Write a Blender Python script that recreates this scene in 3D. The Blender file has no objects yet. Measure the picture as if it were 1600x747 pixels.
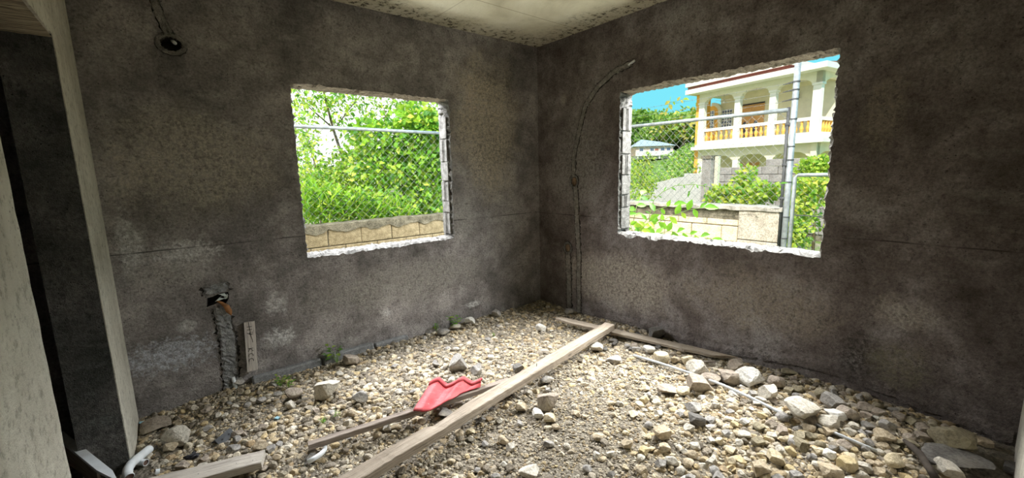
import bpy, bmesh, math, random, re
import numpy as np
from mathutils import Vector, Matrix, Euler

# ------------------------------------------------------------------ camera, sky, sun, exposure
scene = bpy.context.scene
COL = scene.collection
CAM = np.array([-3.0905, -3.3303, 1.4794])
YAW, PITCH, ROLL, FPX = math.radians(50.982), math.radians(-8.949), math.radians(-1.353), 650.7
_f = np.array([math.cos(YAW)*math.cos(PITCH), math.sin(YAW)*math.cos(PITCH), math.sin(PITCH)])
_r = np.array([math.sin(YAW), -math.cos(YAW), 0.0])
_u = np.cross(_r, _f)
_r, _u = math.cos(ROLL)*_r + math.sin(ROLL)*_u, -math.sin(ROLL)*_r + math.cos(ROLL)*_u
cd = bpy.data.cameras.new('camera')
cd.sensor_fit = 'HORIZONTAL'; cd.sensor_width = 36.0; cd.lens = 36.0*FPX/1600.0
cd.clip_start = 0.02; cd.clip_end = 1000
cam = bpy.data.objects.new('camera', cd); COL.objects.link(cam)
cam.matrix_world = Matrix(((_r[0], _u[0], -_f[0], CAM[0]), (_r[1], _u[1], -_f[1], CAM[1]),
                           (_r[2], _u[2], -_f[2], CAM[2]), (0, 0, 0, 1)))
scene.camera = cam
vs = scene.view_settings
vs.view_transform = 'Standard'; vs.look = 'None'; vs.gamma = 1.0; vs.use_curve_mapping = False
vs.exposure = 0.0

world = bpy.data.worlds.new('sky'); scene.world = world
world.use_nodes = True
nt = world.node_tree; nt.nodes.clear()
def wn(t, **k):
    n = nt.nodes.new(t)
    for a, b in k.items(): setattr(n, a, b)
    return n
wo = wn('ShaderNodeOutputWorld'); wb = wn('ShaderNodeBackground'); wt = wn('ShaderNodeTexCoord')
sep = wn('ShaderNodeSeparateXYZ'); nt.links.new(wt.outputs['Generated'], sep.inputs[0])
cr = wn('ShaderNodeValToRGB')
cr.color_ramp.elements[0].position = 0.0; cr.color_ramp.elements[0].color = (0.24, 0.85, 0.99, 1)
cr.color_ramp.elements[1].position = 0.55; cr.color_ramp.elements[1].color = (0.15, 0.76, 0.96, 1)
nt.links.new(sep.outputs['Z'], cr.inputs[0])
ns = wn('ShaderNodeTexNoise'); ns.inputs['Scale'].default_value = 2.2; ns.inputs['Detail'].default_value = 6
nt.links.new(wt.outputs['Generated'], ns.inputs['Vector'])
dt = wn('ShaderNodeVectorMath', operation='DOT_PRODUCT'); dt.inputs[1].default_value = (-0.60, 0.80, 0.10)
nt.links.new(wt.outputs['Generated'], dt.inputs[0])
ma = wn('ShaderNodeMath', operation='MULTIPLY_ADD'); ma.inputs[1].default_value = 0.9
nt.links.new(dt.outputs['Value'], ma.inputs[0]); nt.links.new(ns.outputs[0], ma.inputs[2])
cl = wn('ShaderNodeMapRange', interpolation_type='SMOOTHSTEP')
cl.inputs['From Min'].default_value = 0.52; cl.inputs['From Max'].default_value = 0.78
nt.links.new(ma.outputs[0], cl.inputs['Value'])
wm = wn('ShaderNodeMix', data_type='RGBA'); wm.inputs['B'].default_value = (1.25, 1.25, 1.25, 1)
nt.links.new(cl.outputs[0], wm.inputs['Factor']); nt.links.new(cr.outputs[0], wm.inputs['A'])
nt.links.new(wm.outputs['Result'], wb.inputs['Color']); wb.inputs['Strength'].default_value = 1.0
nt.links.new(wb.outputs[0], wo.inputs[0])

sd = bpy.data.lights.new('sun', 'SUN'); sd.energy = 6.0; sd.angle = math.radians(0.6); sd.color = (1.0, 0.95, 0.86)
sun = bpy.data.objects.new('sun', sd); COL.objects.link(sun)
sun.rotation_euler = Vector((0.66, 0.33, -0.75)).to_track_quat('-Z', 'Y').to_euler()

def area(name, loc, target, sx, sy, power, color):
    d = bpy.data.lights.new(name, 'AREA'); d.shape = 'RECTANGLE'; d.size = sx; d.size_y = sy
    d.energy = power; d.color = color; d.spread = math.radians(135)
    o = bpy.data.objects.new(name, d); COL.objects.link(o); o.location = loc
    o.rotation_euler = (Vector(target)-Vector(loc)).to_track_quat('-Z', 'Y').to_euler()
    return o
# added area lamps, unseen outside each window, boosting its sky and ground light
area('fill_daylight_north', (-1.72, 1.1, 3.12), (-1.72, -0.5, 1.84), 3.2, 1.5, 500, (0.97, 0.98, 1.0))
area('fill_daylight_east', (1.1, -1.8, 3.12), (-0.5, -1.8, 1.84), 3.2, 1.5, 640, (1.0, 0.99, 0.96))
area('fill_bounce_north', (-1.72, 0.95, 0.15), (-1.72, -1.0, 2.2), 2.6, 0.7, 34, (1.0, 0.98, 0.86))
area('fill_bounce_east', (0.95, -1.8, 0.15), (-1.0, -1.8, 2.2), 2.6, 0.7, 34, (1.0, 0.98, 0.86))

# ------------------------------------------------------------------ helpers
rnd = random.Random(7)
rng = np.random.default_rng(11)

def ray(px, py):
    return _f + _r*(px-800)/FPX + _u*(373.5-py)/FPX
def at(px, py, axis, val):
    d = ray(px, py); t = (val-CAM[axis])/d[axis]
    return CAM + t*d

def fh(x, y):
    """height of the rubble surface"""
    x = np.asarray(x, float); y = np.asarray(y, float)
    h = 0.052 + 0.014*np.sin(2.1*x+1.3*y+.5) + 0.012*np.sin(3.7*y-1.9*x) + 0.008*np.sin(6.1*x+.4)*np.cos(5.3*y)
    h = h + 0.075*np.exp(-(((x+0.25)/.55)**2+((y+2.55)/.75)**2))
    h = h + 0.03*np.exp(-(((x+1.0)/.5)**2+((y+2.7)/.5)**2))
    h = h + 0.03*np.exp(-(((x+0.05)/.25)**2+((y+1.1)/.8)**2))
    h = h - 0.03*np.exp(-(((x+3.3)/.25)**2+((y+0.25)/.3)**2))
    return h

def fp(px, py, dz=0.0):
    z = 0.06
    for _ in range(6):
        p = at(px, py, 2, z+dz); z = float(fh(p[0], p[1]))
    return at(px, py, 2, z+dz)

def link(name, me, mat=None, parent=None, kind=None):
    o = bpy.data.objects.new(name, me); COL.objects.link(o)
    if mat is not None and len(me.materials) == 0:
        me.materials.append(mat)
    if parent is not None: o.parent = parent
    if kind: o['kind'] = kind
    return o

def tag(o, label, cat, group=None):
    o['label'] = label; o['category'] = cat
    if group: o['group'] = group
    return o

def empty(name, loc=(0, 0, 0), rotz=0.0):
    o = bpy.data.objects.new(name, None); COL.objects.link(o); o.location = loc; o.rotation_euler = (0, 0, rotz)
    o.empty_display_size = 0.1
    return o

def mesh_from(name, verts, faces, smooth=False):
    me = bpy.data.meshes.new(name)
    me.from_pydata([tuple(v) for v in verts], [], faces)
    if smooth: me.polygons.foreach_set('use_smooth', [True]*len(me.polygons))
    me.update()
    return me

def np_mesh(name, V, F, col=None, smooth=False):
    """V (n,3), F (m,3 or 4), col (n,3) -> mesh"""
    me = bpy.data.meshes.new(name)
    k = F.shape[1]
    me.vertices.add(len(V)); me.vertices.foreach_set('co', np.ascontiguousarray(V, dtype=np.float32).ravel())
    me.loops.add(F.size); me.loops.foreach_set('vertex_index', np.ascontiguousarray(F, dtype=np.int32).ravel())
    me.polygons.add(len(F))
    me.polygons.foreach_set('loop_start', np.arange(0, F.size, k, dtype=np.int32))
    me.polygons.foreach_set('use_smooth', np.full(len(F), smooth))
    me.update(calc_edges=True)
    if col is not None:
        a = me.color_attributes.new('tint', 'FLOAT_COLOR', 'POINT')
        c = np.ones((len(V), 4), dtype=np.float32); c[:, :3] = col
        a.data.foreach_set('color', c.ravel())
    me.validate()
    return me

class MB:
    """collects simple shapes into one mesh"""
    def __init__(self): self.v = []; self.f = []
    def add(self, vs_, fs_):
        b = len(self.v); self.v += [tuple(q) for q in vs_]; self.f += [tuple(b+i for i in q) for q in fs_]
        return self
    def box(self, x0, x1, y0, y1, z0, z1):
        v = [(x, y, z) for z in (z0, z1) for x, y in ((x0, y0), (x1, y0), (x1, y1), (x0, y1))]
        return self.add(v, [(3, 2, 1, 0), (4, 5, 6, 7), (0, 1, 5, 4), (1, 2, 6, 5), (2, 3, 7, 6), (3, 0, 4, 7)])
    def tube(self, pts, rad, n=8, caps=True):
        pts = [Vector(q) for q in pts]; m = len(pts)
        rad = rad if hasattr(rad, '__len__') else [rad]*m
        prev = None; V = []
        for i, q in enumerate(pts):
            t = (pts[min(i+1, m-1)]-pts[max(i-1, 0)]).normalized()
            if prev is None:
                prev = t.orthogonal().normalized()
            nx = (prev - t*prev.dot(t)).normalized(); ny = t.cross(nx); prev = nx
            for k in range(n):
                a = 2*math.pi*k/n
                V.append(q + (nx*math.cos(a)+ny*math.sin(a))*rad[i])
        F = [(i*n+k, i*n+(k+1) % n, (i+1)*n+(k+1) % n, (i+1)*n+k) for i in range(m-1) for k in range(n)]
        if caps: F += [tuple(range(n-1, -1, -1)), tuple((m-1)*n+k for k in range(n))]
        return self.add(V, F)
    def lathe(self, prof, n=10, c=(0, 0, 0)):
        V = [(c[0]+r*math.cos(2*math.pi*k/n), c[1]+r*math.sin(2*math.pi*k/n), c[2]+z) for r, z in prof for k in range(n)]
        m = len(prof)
        F = [(i*n+k, i*n+(k+1) % n, (i+1)*n+(k+1) % n, (i+1)*n+k) for i in range(m-1) for k in range(n)]
        F += [tuple(range(n-1, -1, -1)), tuple((m-1)*n+k for k in range(n))]
        return self.add(V, F)
    def prism(self, poly, fn0, fn1):
        """2-D outline poly, fn0/fn1 map (a,b) to 3-D on the two faces"""
        n = len(poly)
        V = [fn0(*q) for q in poly]+[fn1(*q) for q in poly]
        F = [tuple(range(n-1, -1, -1)), tuple(range(n, 2*n))]+[(i, (i+1) % n, n+(i+1) % n, n+i) for i in range(n)]
        return self.add(V, F)
    def mesh(self, name, smooth=False, bevel=0.0):
        me = mesh_from(name, self.v, self.f)
        bm = bmesh.new(); bm.from_mesh(me)
        if bevel > 0:
            bmesh.ops.bevel(bm, geom=[e for e in bm.edges], offset=bevel, segments=1, affect='EDGES', profile=0.5)
        big = [q for q in bm.faces if len(q.verts) > 4]
        if big: bmesh.ops.triangulate(bm, faces=big)
        bmesh.ops.recalc_face_normals(bm, faces=bm.faces)
        bm.to_mesh(me); bm.free()
        if smooth: me.polygons.foreach_set('use_smooth', [True]*len(me.polygons))
        me.update()
        return me
    def build(self, name, mat, parent=None, smooth=False, bevel=0.0, kind=None):
        return link(name, self.mesh(name, smooth, bevel), mat, parent, kind)

# ------------------------------------------------------------------ materials
class Mat:
    def __init__(self, name):
        self.m = bpy.data.materials.new(name); self.m.use_nodes = True
        self.t = self.m.node_tree; self.bsdf = self.t.nodes['Principled BSDF']
        self.bsdf.inputs['Specular IOR Level'].default_value = 0.25
        self.co = None
    def n(self, t, **k):
        n = self.t.nodes.new(t)
        for a, b in k.items(): setattr(n, a, b)
        return n
    def l(self, a, b): self.t.links.new(a, b)
    def coord(self):
        if self.co is None:
            self.co = self.n('ShaderNodeTexCoord').outputs['Object']
        return self.co
    def scaled(self, sc):
        mp = self.n('ShaderNodeMapping'); mp.inputs['Scale'].default_value = sc
        self.l(self.coord(), mp.inputs['Vector']); return mp.outputs[0]
    def noise(self, scale, detail=4, rough=0.55, vec=None, dist=0.0):
        n = self.n('ShaderNodeTexNoise'); n.inputs['Scale'].default_value = scale
        n.inputs['Detail'].default_value = detail; n.inputs['Roughness'].default_value = rough
        n.inputs['Distortion'].default_value = dist
        self.l(vec if vec is not None else self.coord(), n.inputs['Vector']); return n.outputs[0]
    def voro(self, scale, vec=None):
        n = self.n('ShaderNodeTexVoronoi'); n.inputs['Scale'].default_value = scale
        self.l(vec if vec is not None else self.coord(), n.inputs['Vector']); return n.outputs['Distance']
    def ramp(self, fac, stops):
        r = self.n('ShaderNodeValToRGB'); e = r.color_ramp.elements
        while len(e) < len(stops): e.new(0.5)
        for q, (p, c) in zip(e, stops):
            q.position = p; q.color = (c, c, c, 1) if not hasattr(c, '__len__') else (*c, 1)
        self.l(fac, r.inputs[0]); return r.outputs[0]
    def rng(self, v, a, b, c=0.0, d=1.0, smooth=True):
        r = self.n('ShaderNodeMapRange'); r.interpolation_type = 'SMOOTHSTEP' if smooth else 'LINEAR'
        for k, q in zip(('From Min', 'From Max', 'To Min', 'To Max'), (a, b, c, d)): r.inputs[k].default_value = q
        self.l(v, r.inputs['Value']); return r.outputs[0]
    def math(self, op, a, b=None):
        n = self.n('ShaderNodeMath', operation=op)
        for i, q in enumerate((a, b)):
            if q is None: continue
            if isinstance(q, (int, float)): n.inputs[i].default_value = q
            else: self.l(q, n.inputs[i])
        return n.outputs[0]
    def mix(self, fac, a, b, mode='MIX'):
        n = self.n('ShaderNodeMix', data_type='RGBA', blend_type=mode)
        for key, q in (('Factor', fac), ('A', a), ('B', b)):
            if isinstance(q, (int, float)): n.inputs[key].default_value = q
            elif isinstance(q, tuple): n.inputs[key].default_value = (*q, 1)
            else: self.l(q, n.inputs[key])
        return n.outputs['Result']
    def blotch(self, base, c, r, col, strength, nscale=8.0, edge=0.6):
        """a ragged patch (stains, some painted window light) centred at c with radii r"""
        d = self.n('ShaderNodeVectorMath', operation='SUBTRACT'); self.l(self.coord(), d.inputs[0]); d.inputs[1].default_value = c
        s = self.n('ShaderNodeVectorMath', operation='DIVIDE'); self.l(d.outputs[0], s.inputs[0]); s.inputs[1].default_value = r
        ln = self.n('ShaderNodeVectorMath', operation='LENGTH'); self.l(s.outputs[0], ln.inputs[0])
        k = self.math('ADD', ln.outputs['Value'], self.math('MULTIPLY', self.math('SUBTRACT', self.noise(nscale, 5, 0.7), 0.5), 3.0*edge))
        f = self.math('MULTIPLY', self.rng(k, 0.45, 1.15, strength, 0.0), self.rng(self.noise(38, 5, 0.75), 0.40, 0.58, 0.25, 1.0))
        return self.mix(f, base, col)
    def out(self, col=None, rough=0.85, bump=None, dist=0.01, strength=1.0):
        b = self.bsdf
        if isinstance(col, tuple): b.inputs['Base Color'].default_value = (*col, 1)
        elif col is not None: self.l(col, b.inputs['Base Color'])
        if isinstance(rough, (int, float)): b.inputs['Roughness'].default_value = rough
        else: self.l(rough, b.inputs['Roughness'])
        if bump is not None:
            n = self.n('ShaderNodeBump'); n.inputs['Distance'].default_value = dist; n.inputs['Strength'].default_value = strength
            self.l(bump, n.inputs['Height']); self.l(n.outputs[0], b.inputs['Normal'])
        return self.m

def plain(name, col, rough=0.6, metal=0.0, var=0.12, scale=12.0, bump=0.0):
    m = Mat(name); v = m.noise(scale, 5)
    c = m.mix(m.rng(v, 0.3, 0.7), tuple(q*(1-var) for q in col), tuple(min(1, q*(1+var)) for q in col))
    m.bsdf.inputs['Metallic'].default_value = metal
    return m.out(c, rough, m.noise(scale*5, 4) if bump else None, bump or 0.001)

def render_wall(name, tone, warm, blotches, line=None):
    """dark sand-cement render: mottled, pitted, with chalky stains and colour patches"""
    m = Mat(name)
    big = m.noise(1.6, 6, 0.62, dist=0.4); mid = m.noise(7.0, 6, 0.65); fine = m.noise(70.0, 4, 0.7); grit = m.noise(190.0, 2, 0.6)
    a = tuple(tone*0.40*q for q in warm); b = tuple(tone*0.95*q*(1+w)/2 for q, w in zip((1.02, 0.97, 0.98), warm)); c = tuple(tone*1.9*q for q in (1.02, 0.955, 0.935))
    col = m.ramp(m.math('ADD', m.math('MULTIPLY', big, 0.62), m.math('MULTIPLY', mid, 0.38)), [(0.36, a), (0.50, b), (0.65, c)])
    streak = m.noise(2.2, 5, 0.6, vec=m.scaled((1.2, 1.2, 4.0)))
    col = m.mix(m.rng(streak, 0.55, 0.75, 0, 0.35), col, tuple(tone*1.9*q for q in (1.0, 0.97, 0.9)))
    for q in blotches: col = m.blotch(col, q[0], q[1], tuple(min(.85, 2.0*k) for k in q[2]), min(1.0, q[3]*1.45), *q[4:])
    grain = m.noise(26.0, 6, 0.8)
    col = m.mix(m.rng(grain, 0.36, 0.50, 0.55, 0.0), col, tuple(q*0.5 for q in a))
    chalk = m.math('MULTIPLY', m.rng(m.noise(3.4, 6, 0.7), 0.58, 0.72), m.rng(fine, 0.45, 0.6))
    col = m.mix(m.math('MULTIPLY', chalk, 0.35), col, (0.42, 0.41, 0.38))
    col = m.mix(m.rng(fine, 0.36, 0.66, 0.40, 0.0), col, tuple(q*0.35 for q in a))
    col = m.mix(m.rng(grit, 0.60, 0.74, 0.0, 0.35), col, (0.34, 0.33, 0.31))
    pit = m.voro(42.0, vec=None)
    pits = m.math('MULTIPLY', m.rng(pit, 0.06, 0.17, 1.0, 0.0), m.rng(m.noise(6.0, 3), 0.40, 0.58))
    col = m.mix(m.math('MULTIPLY', pits, 0.85), col, tuple(tone*0.12*q for q in warm))  # pit shade painted into the colour, as the bump alone stays faint
    if line is not None:
        sp = m.n('ShaderNodeSeparateXYZ'); m.l(m.coord(), sp.inputs[0])
        z = m.math('ADD', sp.outputs['Z'], m.math('MULTIPLY', m.math('SUBTRACT', m.noise(3.0, 3), 0.5), 0.012))
        ln = m.rng(m.math('ABSOLUTE', m.math('SUBTRACT', z, line)), 0.0015, 0.006, 0.8, 0.0)
        col = m.mix(m.math('MULTIPLY', ln, m.rng(m.noise(4.0, 3), 0.35, 0.6)), col, tuple(tone*0.15*q for q in warm))
    h = m.math('ADD', m.math('ADD', m.math('MULTIPLY', fine, 0.8), m.math('MULTIPLY', grain, 1.6)), m.math('ADD', m.math('MULTIPLY', mid, 0.9), m.math('ADD', m.math('MULTIPLY', grit, 0.35), m.math('MULTIPLY', pits, -0.7))))
    return m.out(col, 0.92, h, 0.012, 1.0)

def wl(px, py): q = at(px, py, 1, 0.0); return (q[0], 0.0, q[2])
def wr(px, py): q = at(px, py, 0, 0.0); return (0.0, q[1], q[2])
CH = (0.50, 0.49, 0.45); WH = (0.66, 0.69, 0.74); LT = (0.30, 0.275, 0.235); DK = (0.035, 0.03, 0.027)
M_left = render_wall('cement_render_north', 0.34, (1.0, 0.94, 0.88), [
    (wl(310, 255), (.50, .3, .36), (0.31, 0.285, 0.245), 0.75, 5, .5), (wl(760, 200), (.42, .3, .75), (0.34, 0.295, 0.235), 0.75, 4, .45),  # corner patch: east window light painted into the render colour
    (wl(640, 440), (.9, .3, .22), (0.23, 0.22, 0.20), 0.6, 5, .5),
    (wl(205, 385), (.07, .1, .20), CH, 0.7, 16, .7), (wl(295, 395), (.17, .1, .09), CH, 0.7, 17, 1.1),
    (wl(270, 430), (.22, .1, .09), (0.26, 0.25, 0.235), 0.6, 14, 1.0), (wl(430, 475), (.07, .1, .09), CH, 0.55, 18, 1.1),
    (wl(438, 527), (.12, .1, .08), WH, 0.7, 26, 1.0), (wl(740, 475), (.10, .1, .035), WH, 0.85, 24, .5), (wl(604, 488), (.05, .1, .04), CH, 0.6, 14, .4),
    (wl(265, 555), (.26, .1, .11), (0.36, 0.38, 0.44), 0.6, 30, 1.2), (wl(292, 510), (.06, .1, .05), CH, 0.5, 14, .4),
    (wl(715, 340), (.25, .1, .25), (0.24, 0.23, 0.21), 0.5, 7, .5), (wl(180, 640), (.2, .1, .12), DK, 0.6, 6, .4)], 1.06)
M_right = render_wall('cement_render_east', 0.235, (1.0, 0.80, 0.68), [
    (wr(900, 260), (.3, .4, .55), (0.20, 0.19, 0.18), 0.6, 4, .5), (wr(960, 440), (.3, .7, .30), (0.28, 0.255, 0.22), 0.75, 4, .4),  # lower patch near the corner paints in the north window's light
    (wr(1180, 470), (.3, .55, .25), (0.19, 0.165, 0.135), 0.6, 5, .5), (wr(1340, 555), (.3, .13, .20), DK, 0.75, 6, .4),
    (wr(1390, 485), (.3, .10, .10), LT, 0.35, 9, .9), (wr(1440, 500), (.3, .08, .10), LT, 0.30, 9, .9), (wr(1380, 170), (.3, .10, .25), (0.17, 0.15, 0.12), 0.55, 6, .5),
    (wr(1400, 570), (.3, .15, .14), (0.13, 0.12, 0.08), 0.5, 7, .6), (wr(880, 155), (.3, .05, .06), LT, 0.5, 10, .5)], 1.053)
m = Mat('pale_cement_render')
_a = m.noise(2.5, 6, .65); _g = m.noise(30, 6, .75); _s = m.noise(1.0, 5, .6, vec=m.scaled((9, 9, 1.2)))
_c = m.ramp(m.math('ADD', m.math('MULTIPLY', _a, .6), m.math('MULTIPLY', _s, .4)), [(.35, (.46, .43, .36)), (.65, (.75, .725, .64))])
_c = m.mix(m.rng(_g, .34, .50, .55, 0), _c, (.17, .15, .11))
_c = m.mix(m.math('MULTIPLY', m.rng(m.voro(38), .06, .16, .9, 0), m.rng(m.noise(5, 3), .5, .62)), _c, (.04, .035, .03))
M_west = m.out(_c, .92, m.math('ADD', _g, _a), .012)
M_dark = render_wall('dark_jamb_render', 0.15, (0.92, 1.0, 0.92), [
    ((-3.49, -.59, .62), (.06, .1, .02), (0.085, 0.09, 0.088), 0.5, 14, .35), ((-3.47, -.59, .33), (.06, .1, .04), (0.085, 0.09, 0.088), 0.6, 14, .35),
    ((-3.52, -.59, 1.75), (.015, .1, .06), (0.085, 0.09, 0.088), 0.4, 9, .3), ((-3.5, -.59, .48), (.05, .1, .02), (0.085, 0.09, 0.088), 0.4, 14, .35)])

def concrete(name, lo, hi, bump=0.006, scale=10.0):
    m = Mat(name); a = m.noise(scale, 6, 0.65); f = m.noise(scale*9, 4, 0.7)
    c = m.ramp(a, [(0.3, lo), (0.68, hi)])
    c = m.mix(m.rng(f, 0.35, 0.6, 0.6, 0), c, tuple(q*0.35 for q in lo))
    return m.out(c, 0.9, m.math('ADD', a, f), bump)
M_raw = concrete('chipped_pale_mortar', (0.13, 0.125, 0.115), (0.44, 0.43, 0.41), 0.016, 22)
M_lint = concrete('lintel_concrete', (0.16, 0.135, 0.11), (0.34, 0.29, 0.23), 0.006, 14)
M_cell = concrete('hollow_block_core', (0.20, 0.13, 0.08), (0.45, 0.33, 0.22), 0.005, 20)
M_mortar = concrete('chase_mortar', (0.20, 0.185, 0.165), (0.60, 0.57, 0.52), 0.016, 26)
M_mortar_l = concrete('chase_mortar_blue_grey', (0.22, 0.225, 0.23), (0.48, 0.49, 0.50), 0.012, 26)
M_hole = concrete('dark_cavity', (0.012, 0.011, 0.010), (0.045, 0.04, 0.035), 0.004, 20)
M_block = concrete('sand_block', (0.20, 0.155, 0.085), (0.50, 0.41, 0.26), 0.008, 14)
M_block2 = concrete('cream_block', (0.60, 0.49, 0.33), (0.84, 0.73, 0.54), 0.006, 10)
M_cap = concrete('weathered_coping', (0.09, 0.08, 0.055), (0.30, 0.27, 0.20), 0.008, 9)
M_cap2 = concrete('pale_coping', (0.34, 0.32, 0.28), (0.62, 0.58, 0.52), 0.006, 9)
M_pillar = concrete('block_pillar', (0.36, 0.32, 0.26), (0.70, 0.63, 0.52), 0.008, 7)

m = Mat('concrete_ceiling')
sp = m.n('ShaderNodeSeparateXYZ'); m.l(m.coord(), sp.inputs[0])
a = m.noise(2.2, 6, 0.6, dist=0.5); f = m.noise(40, 4, 0.7); sp2 = m.noise(26, 5, 0.75, vec=m.scaled((1, 1, 1)))
c = m.ramp(a, [(0.3, (0.42, 0.39, 0.29)), (0.5, (0.58, 0.55, 0.43)), (0.7, (0.68, 0.66, 0.55))])
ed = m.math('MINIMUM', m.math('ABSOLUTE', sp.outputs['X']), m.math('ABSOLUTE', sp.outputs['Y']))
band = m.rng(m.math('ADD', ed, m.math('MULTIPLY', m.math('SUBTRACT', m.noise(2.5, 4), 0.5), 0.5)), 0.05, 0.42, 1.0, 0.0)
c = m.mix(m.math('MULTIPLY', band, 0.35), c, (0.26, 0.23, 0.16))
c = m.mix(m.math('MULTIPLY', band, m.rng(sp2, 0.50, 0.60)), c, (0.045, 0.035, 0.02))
ln = m.rng(m.math('ABSOLUTE', m.math('ADD', sp.outputs['Y'], 0.62)), 0.002, 0.007, 0.6, 0)
c = m.mix(ln, c, (0.2, 0.17, 0.11))
ln = m.rng(m.math('ABSOLUTE', m.math('ADD', sp.outputs['X'], 1.25)), 0.002, 0.006, 0.4, 0)
c = m.mix(ln, c, (0.2, 0.17, 0.11))
M_ceil = m.out(c, 0.9, m.math('ADD', a, m.math('MULTIPLY', f, 0.3)), 0.01)

m = Mat('gravel_bed')
a = m.noise(2.0, 5, 0.6); g = m.noise(45, 5, 0.75); v = m.voro(75)
c = m.ramp(g, [(0.30, (0.06, 0.05, 0.04)), (0.50, (0.22, 0.19, 0.145)), (0.68, (0.44, 0.395, 0.31))])
c = m.mix(m.rng(a, 0.4, 0.62, 0, 0.4), c, (0.22, 0.205, 0.175))
M_floor = m.out(c, 0.95, m.math('ADD', g, m.math('MULTIPLY', v, -0.6)), 0.02)

def tinted(name, rough=0.9, transl=0.0, speck=0.0, bump=0.0, spec=0.2):
    m = Mat(name)
    at_ = m.n('ShaderNodeAttribute'); at_.attribute_name = 'tint'; c = at_.outputs['Color']
    if speck:
        v = m.noise(60, 4, 0.7); c = m.mix(m.rng(v, 0.35, 0.7, speck, 0), c, (0.10, 0.085, 0.065))
    m.out(c, rough, m.noise(120, 3) if bump else None, bump or 0.001)
    m.bsdf.inputs['Specular IOR Level'].default_value = spec
    if transl:
        tr = m.n('ShaderNodeBsdfTranslucent'); mx = m.n('ShaderNodeMixShader'); mx.inputs[0].default_value = transl
        m.l(m.mix(0.5, c, (0.35, 0.55, 0.02), 'MIX'), tr.inputs['Color'])
        out = m.t.nodes['Material Output']
        m.l(m.bsdf.outputs[0], mx.inputs[1]); m.l(tr.outputs[0], mx.inputs[2]); m.l(mx.outputs[0], out.inputs[0])
    return m.m
M_gravel = tinted('gravel_pebbles', 0.92, 0, 0.55, 0.004)
M_leaf = tinted('leaf', 0.45, 0.35, 0, 0, 0.4)

def stone_mat(name, lo, hi, dust=(0.42, 0.37, 0.28)):
    m = Mat(name); a = m.noise(9, 6, 0.65); f = m.noise(70, 4, 0.7)
    oi = m.n('ShaderNodeObjectInfo')
    c = m.ramp(a, [(0.30, lo), (0.66, hi)])
    c = m.mix(m.rng(f, 0.36, 0.58, 0.5, 0), c, tuple(q*0.45 for q in lo))
    c = m.mix(m.rng(m.noise(5, 4), 0.5, 0.68, 0, 0.5), c, dust)
    c = m.mix(m.math('MULTIPLY', oi.outputs['Random'], 0.2), c, tuple(q*0.62 for q in lo))
    return m.out(c, 0.92, m.math('ADD', a, m.math('MULTIPLY', f, 0.5)), 0.008)
SM = {'grey': stone_mat('grey_stone', (0.22, 0.21, 0.20), (0.42, 0.40, 0.37)),
      'pale': stone_mat('pale_stone', (0.42, 0.39, 0.33), (0.68, 0.64, 0.56)),
      'cream': stone_mat('cream_stone', (0.50, 0.42, 0.28), (0.70, 0.62, 0.45)),
      'tan': stone_mat('tan_stone', (0.38, 0.31, 0.21), (0.60, 0.51, 0.38)),
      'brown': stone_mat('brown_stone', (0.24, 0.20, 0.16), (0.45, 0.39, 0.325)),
      'yellow': stone_mat('yellow_stone', (0.46, 0.37, 0.20), (0.62, 0.52, 0.32)),
      'dark': stone_mat('dark_stone', (0.085, 0.08, 0.075), (0.20, 0.19, 0.175), (0.2, 0.18, 0.15)),
      'white': stone_mat('white_stone', (0.58, 0.56, 0.52), (0.78, 0.77, 0.73), (0.6, 0.56, 0.48)),
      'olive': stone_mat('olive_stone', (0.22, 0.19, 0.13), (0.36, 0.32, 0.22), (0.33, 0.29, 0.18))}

def wood(name, lo, hi, crack=0.5):
    m = Mat(name); v = m.scaled((2.0, 34.0, 34.0))
    a = m.noise(1.0, 6, 0.6, vec=v, dist=0.6); b = m.noise(1.0, 3, 0.5, vec=m.scaled((1.2, 9, 9)))
    fine = m.noise(1.0, 4, 0.7, vec=m.scaled((5.0, 150.0, 150.0)))
    c = m.ramp(m.math('ADD', m.math('MULTIPLY', a, 0.6), m.math('MULTIPLY', b, 0.4)), [(0.30, lo), (0.62, hi)])
    c = m.mix(m.rng(fine, 0.34, 0.52, crack, 0), c, tuple(q*0.3 for q in lo))
    kn = m.voro(1.0, vec=m.scaled((4.0, 12.0, 12.0)))
    c = m.mix(m.rng(kn, 0.05, 0.13, 0.6, 0), c, tuple(q*0.35 for q in lo))
    return m.out(c, 0.85, m.math('ADD', a, fine), 0.004)
M_wood = wood('weathered_wood', (0.20, 0.16, 0.12), (0.42, 0.36, 0.29))
M_wood2 = wood('grey_wood', (0.17, 0.135, 0.11), (0.34, 0.29, 0.25))
M_wood3 = wood('pale_board', (0.36, 0.32, 0.28), (0.58, 0.54, 0.48))
M_door = wood('varnished_door', (0.55, 0.27, 0.09), (0.80, 0.47, 0.19), 0.3)
M_ink = plain('black_marker', (0.02, 0.02, 0.02), 0.6)
M_pvc = plain('white_pvc', (0.72, 0.76, 0.80), 0.35, 0, 0.08, 20)
M_pvc_in = plain('pipe_bore', (0.16, 0.10, 0.08), 0.8)
M_conduit = plain('grey_conduit', (0.50, 0.53, 0.56), 0.4, 0, 0.15, 14)
M_red = Mat('faded_red_tile')
_a = M_red.noise(9, 5); _b = M_red.noise(40, 4, .7)
M_red = M_red.out(M_red.mix(M_red.rng(_b, .55, .75, 0, .4), M_red.ramp(_a, [(.3, (0.42, 0.045, 0.055)), (.7, (0.62, 0.12, 0.13))]), (0.62, 0.38, 0.36)), 0.55, _b, 0.002)
M_steel = plain('galvanised_steel', (0.34, 0.37, 0.40), 0.5, 0.35, 0.2, 18)
M_steel_d = plain('dark_steel', (0.09, 0.095, 0.10), 0.6, 0.3, 0.2, 18)
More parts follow.
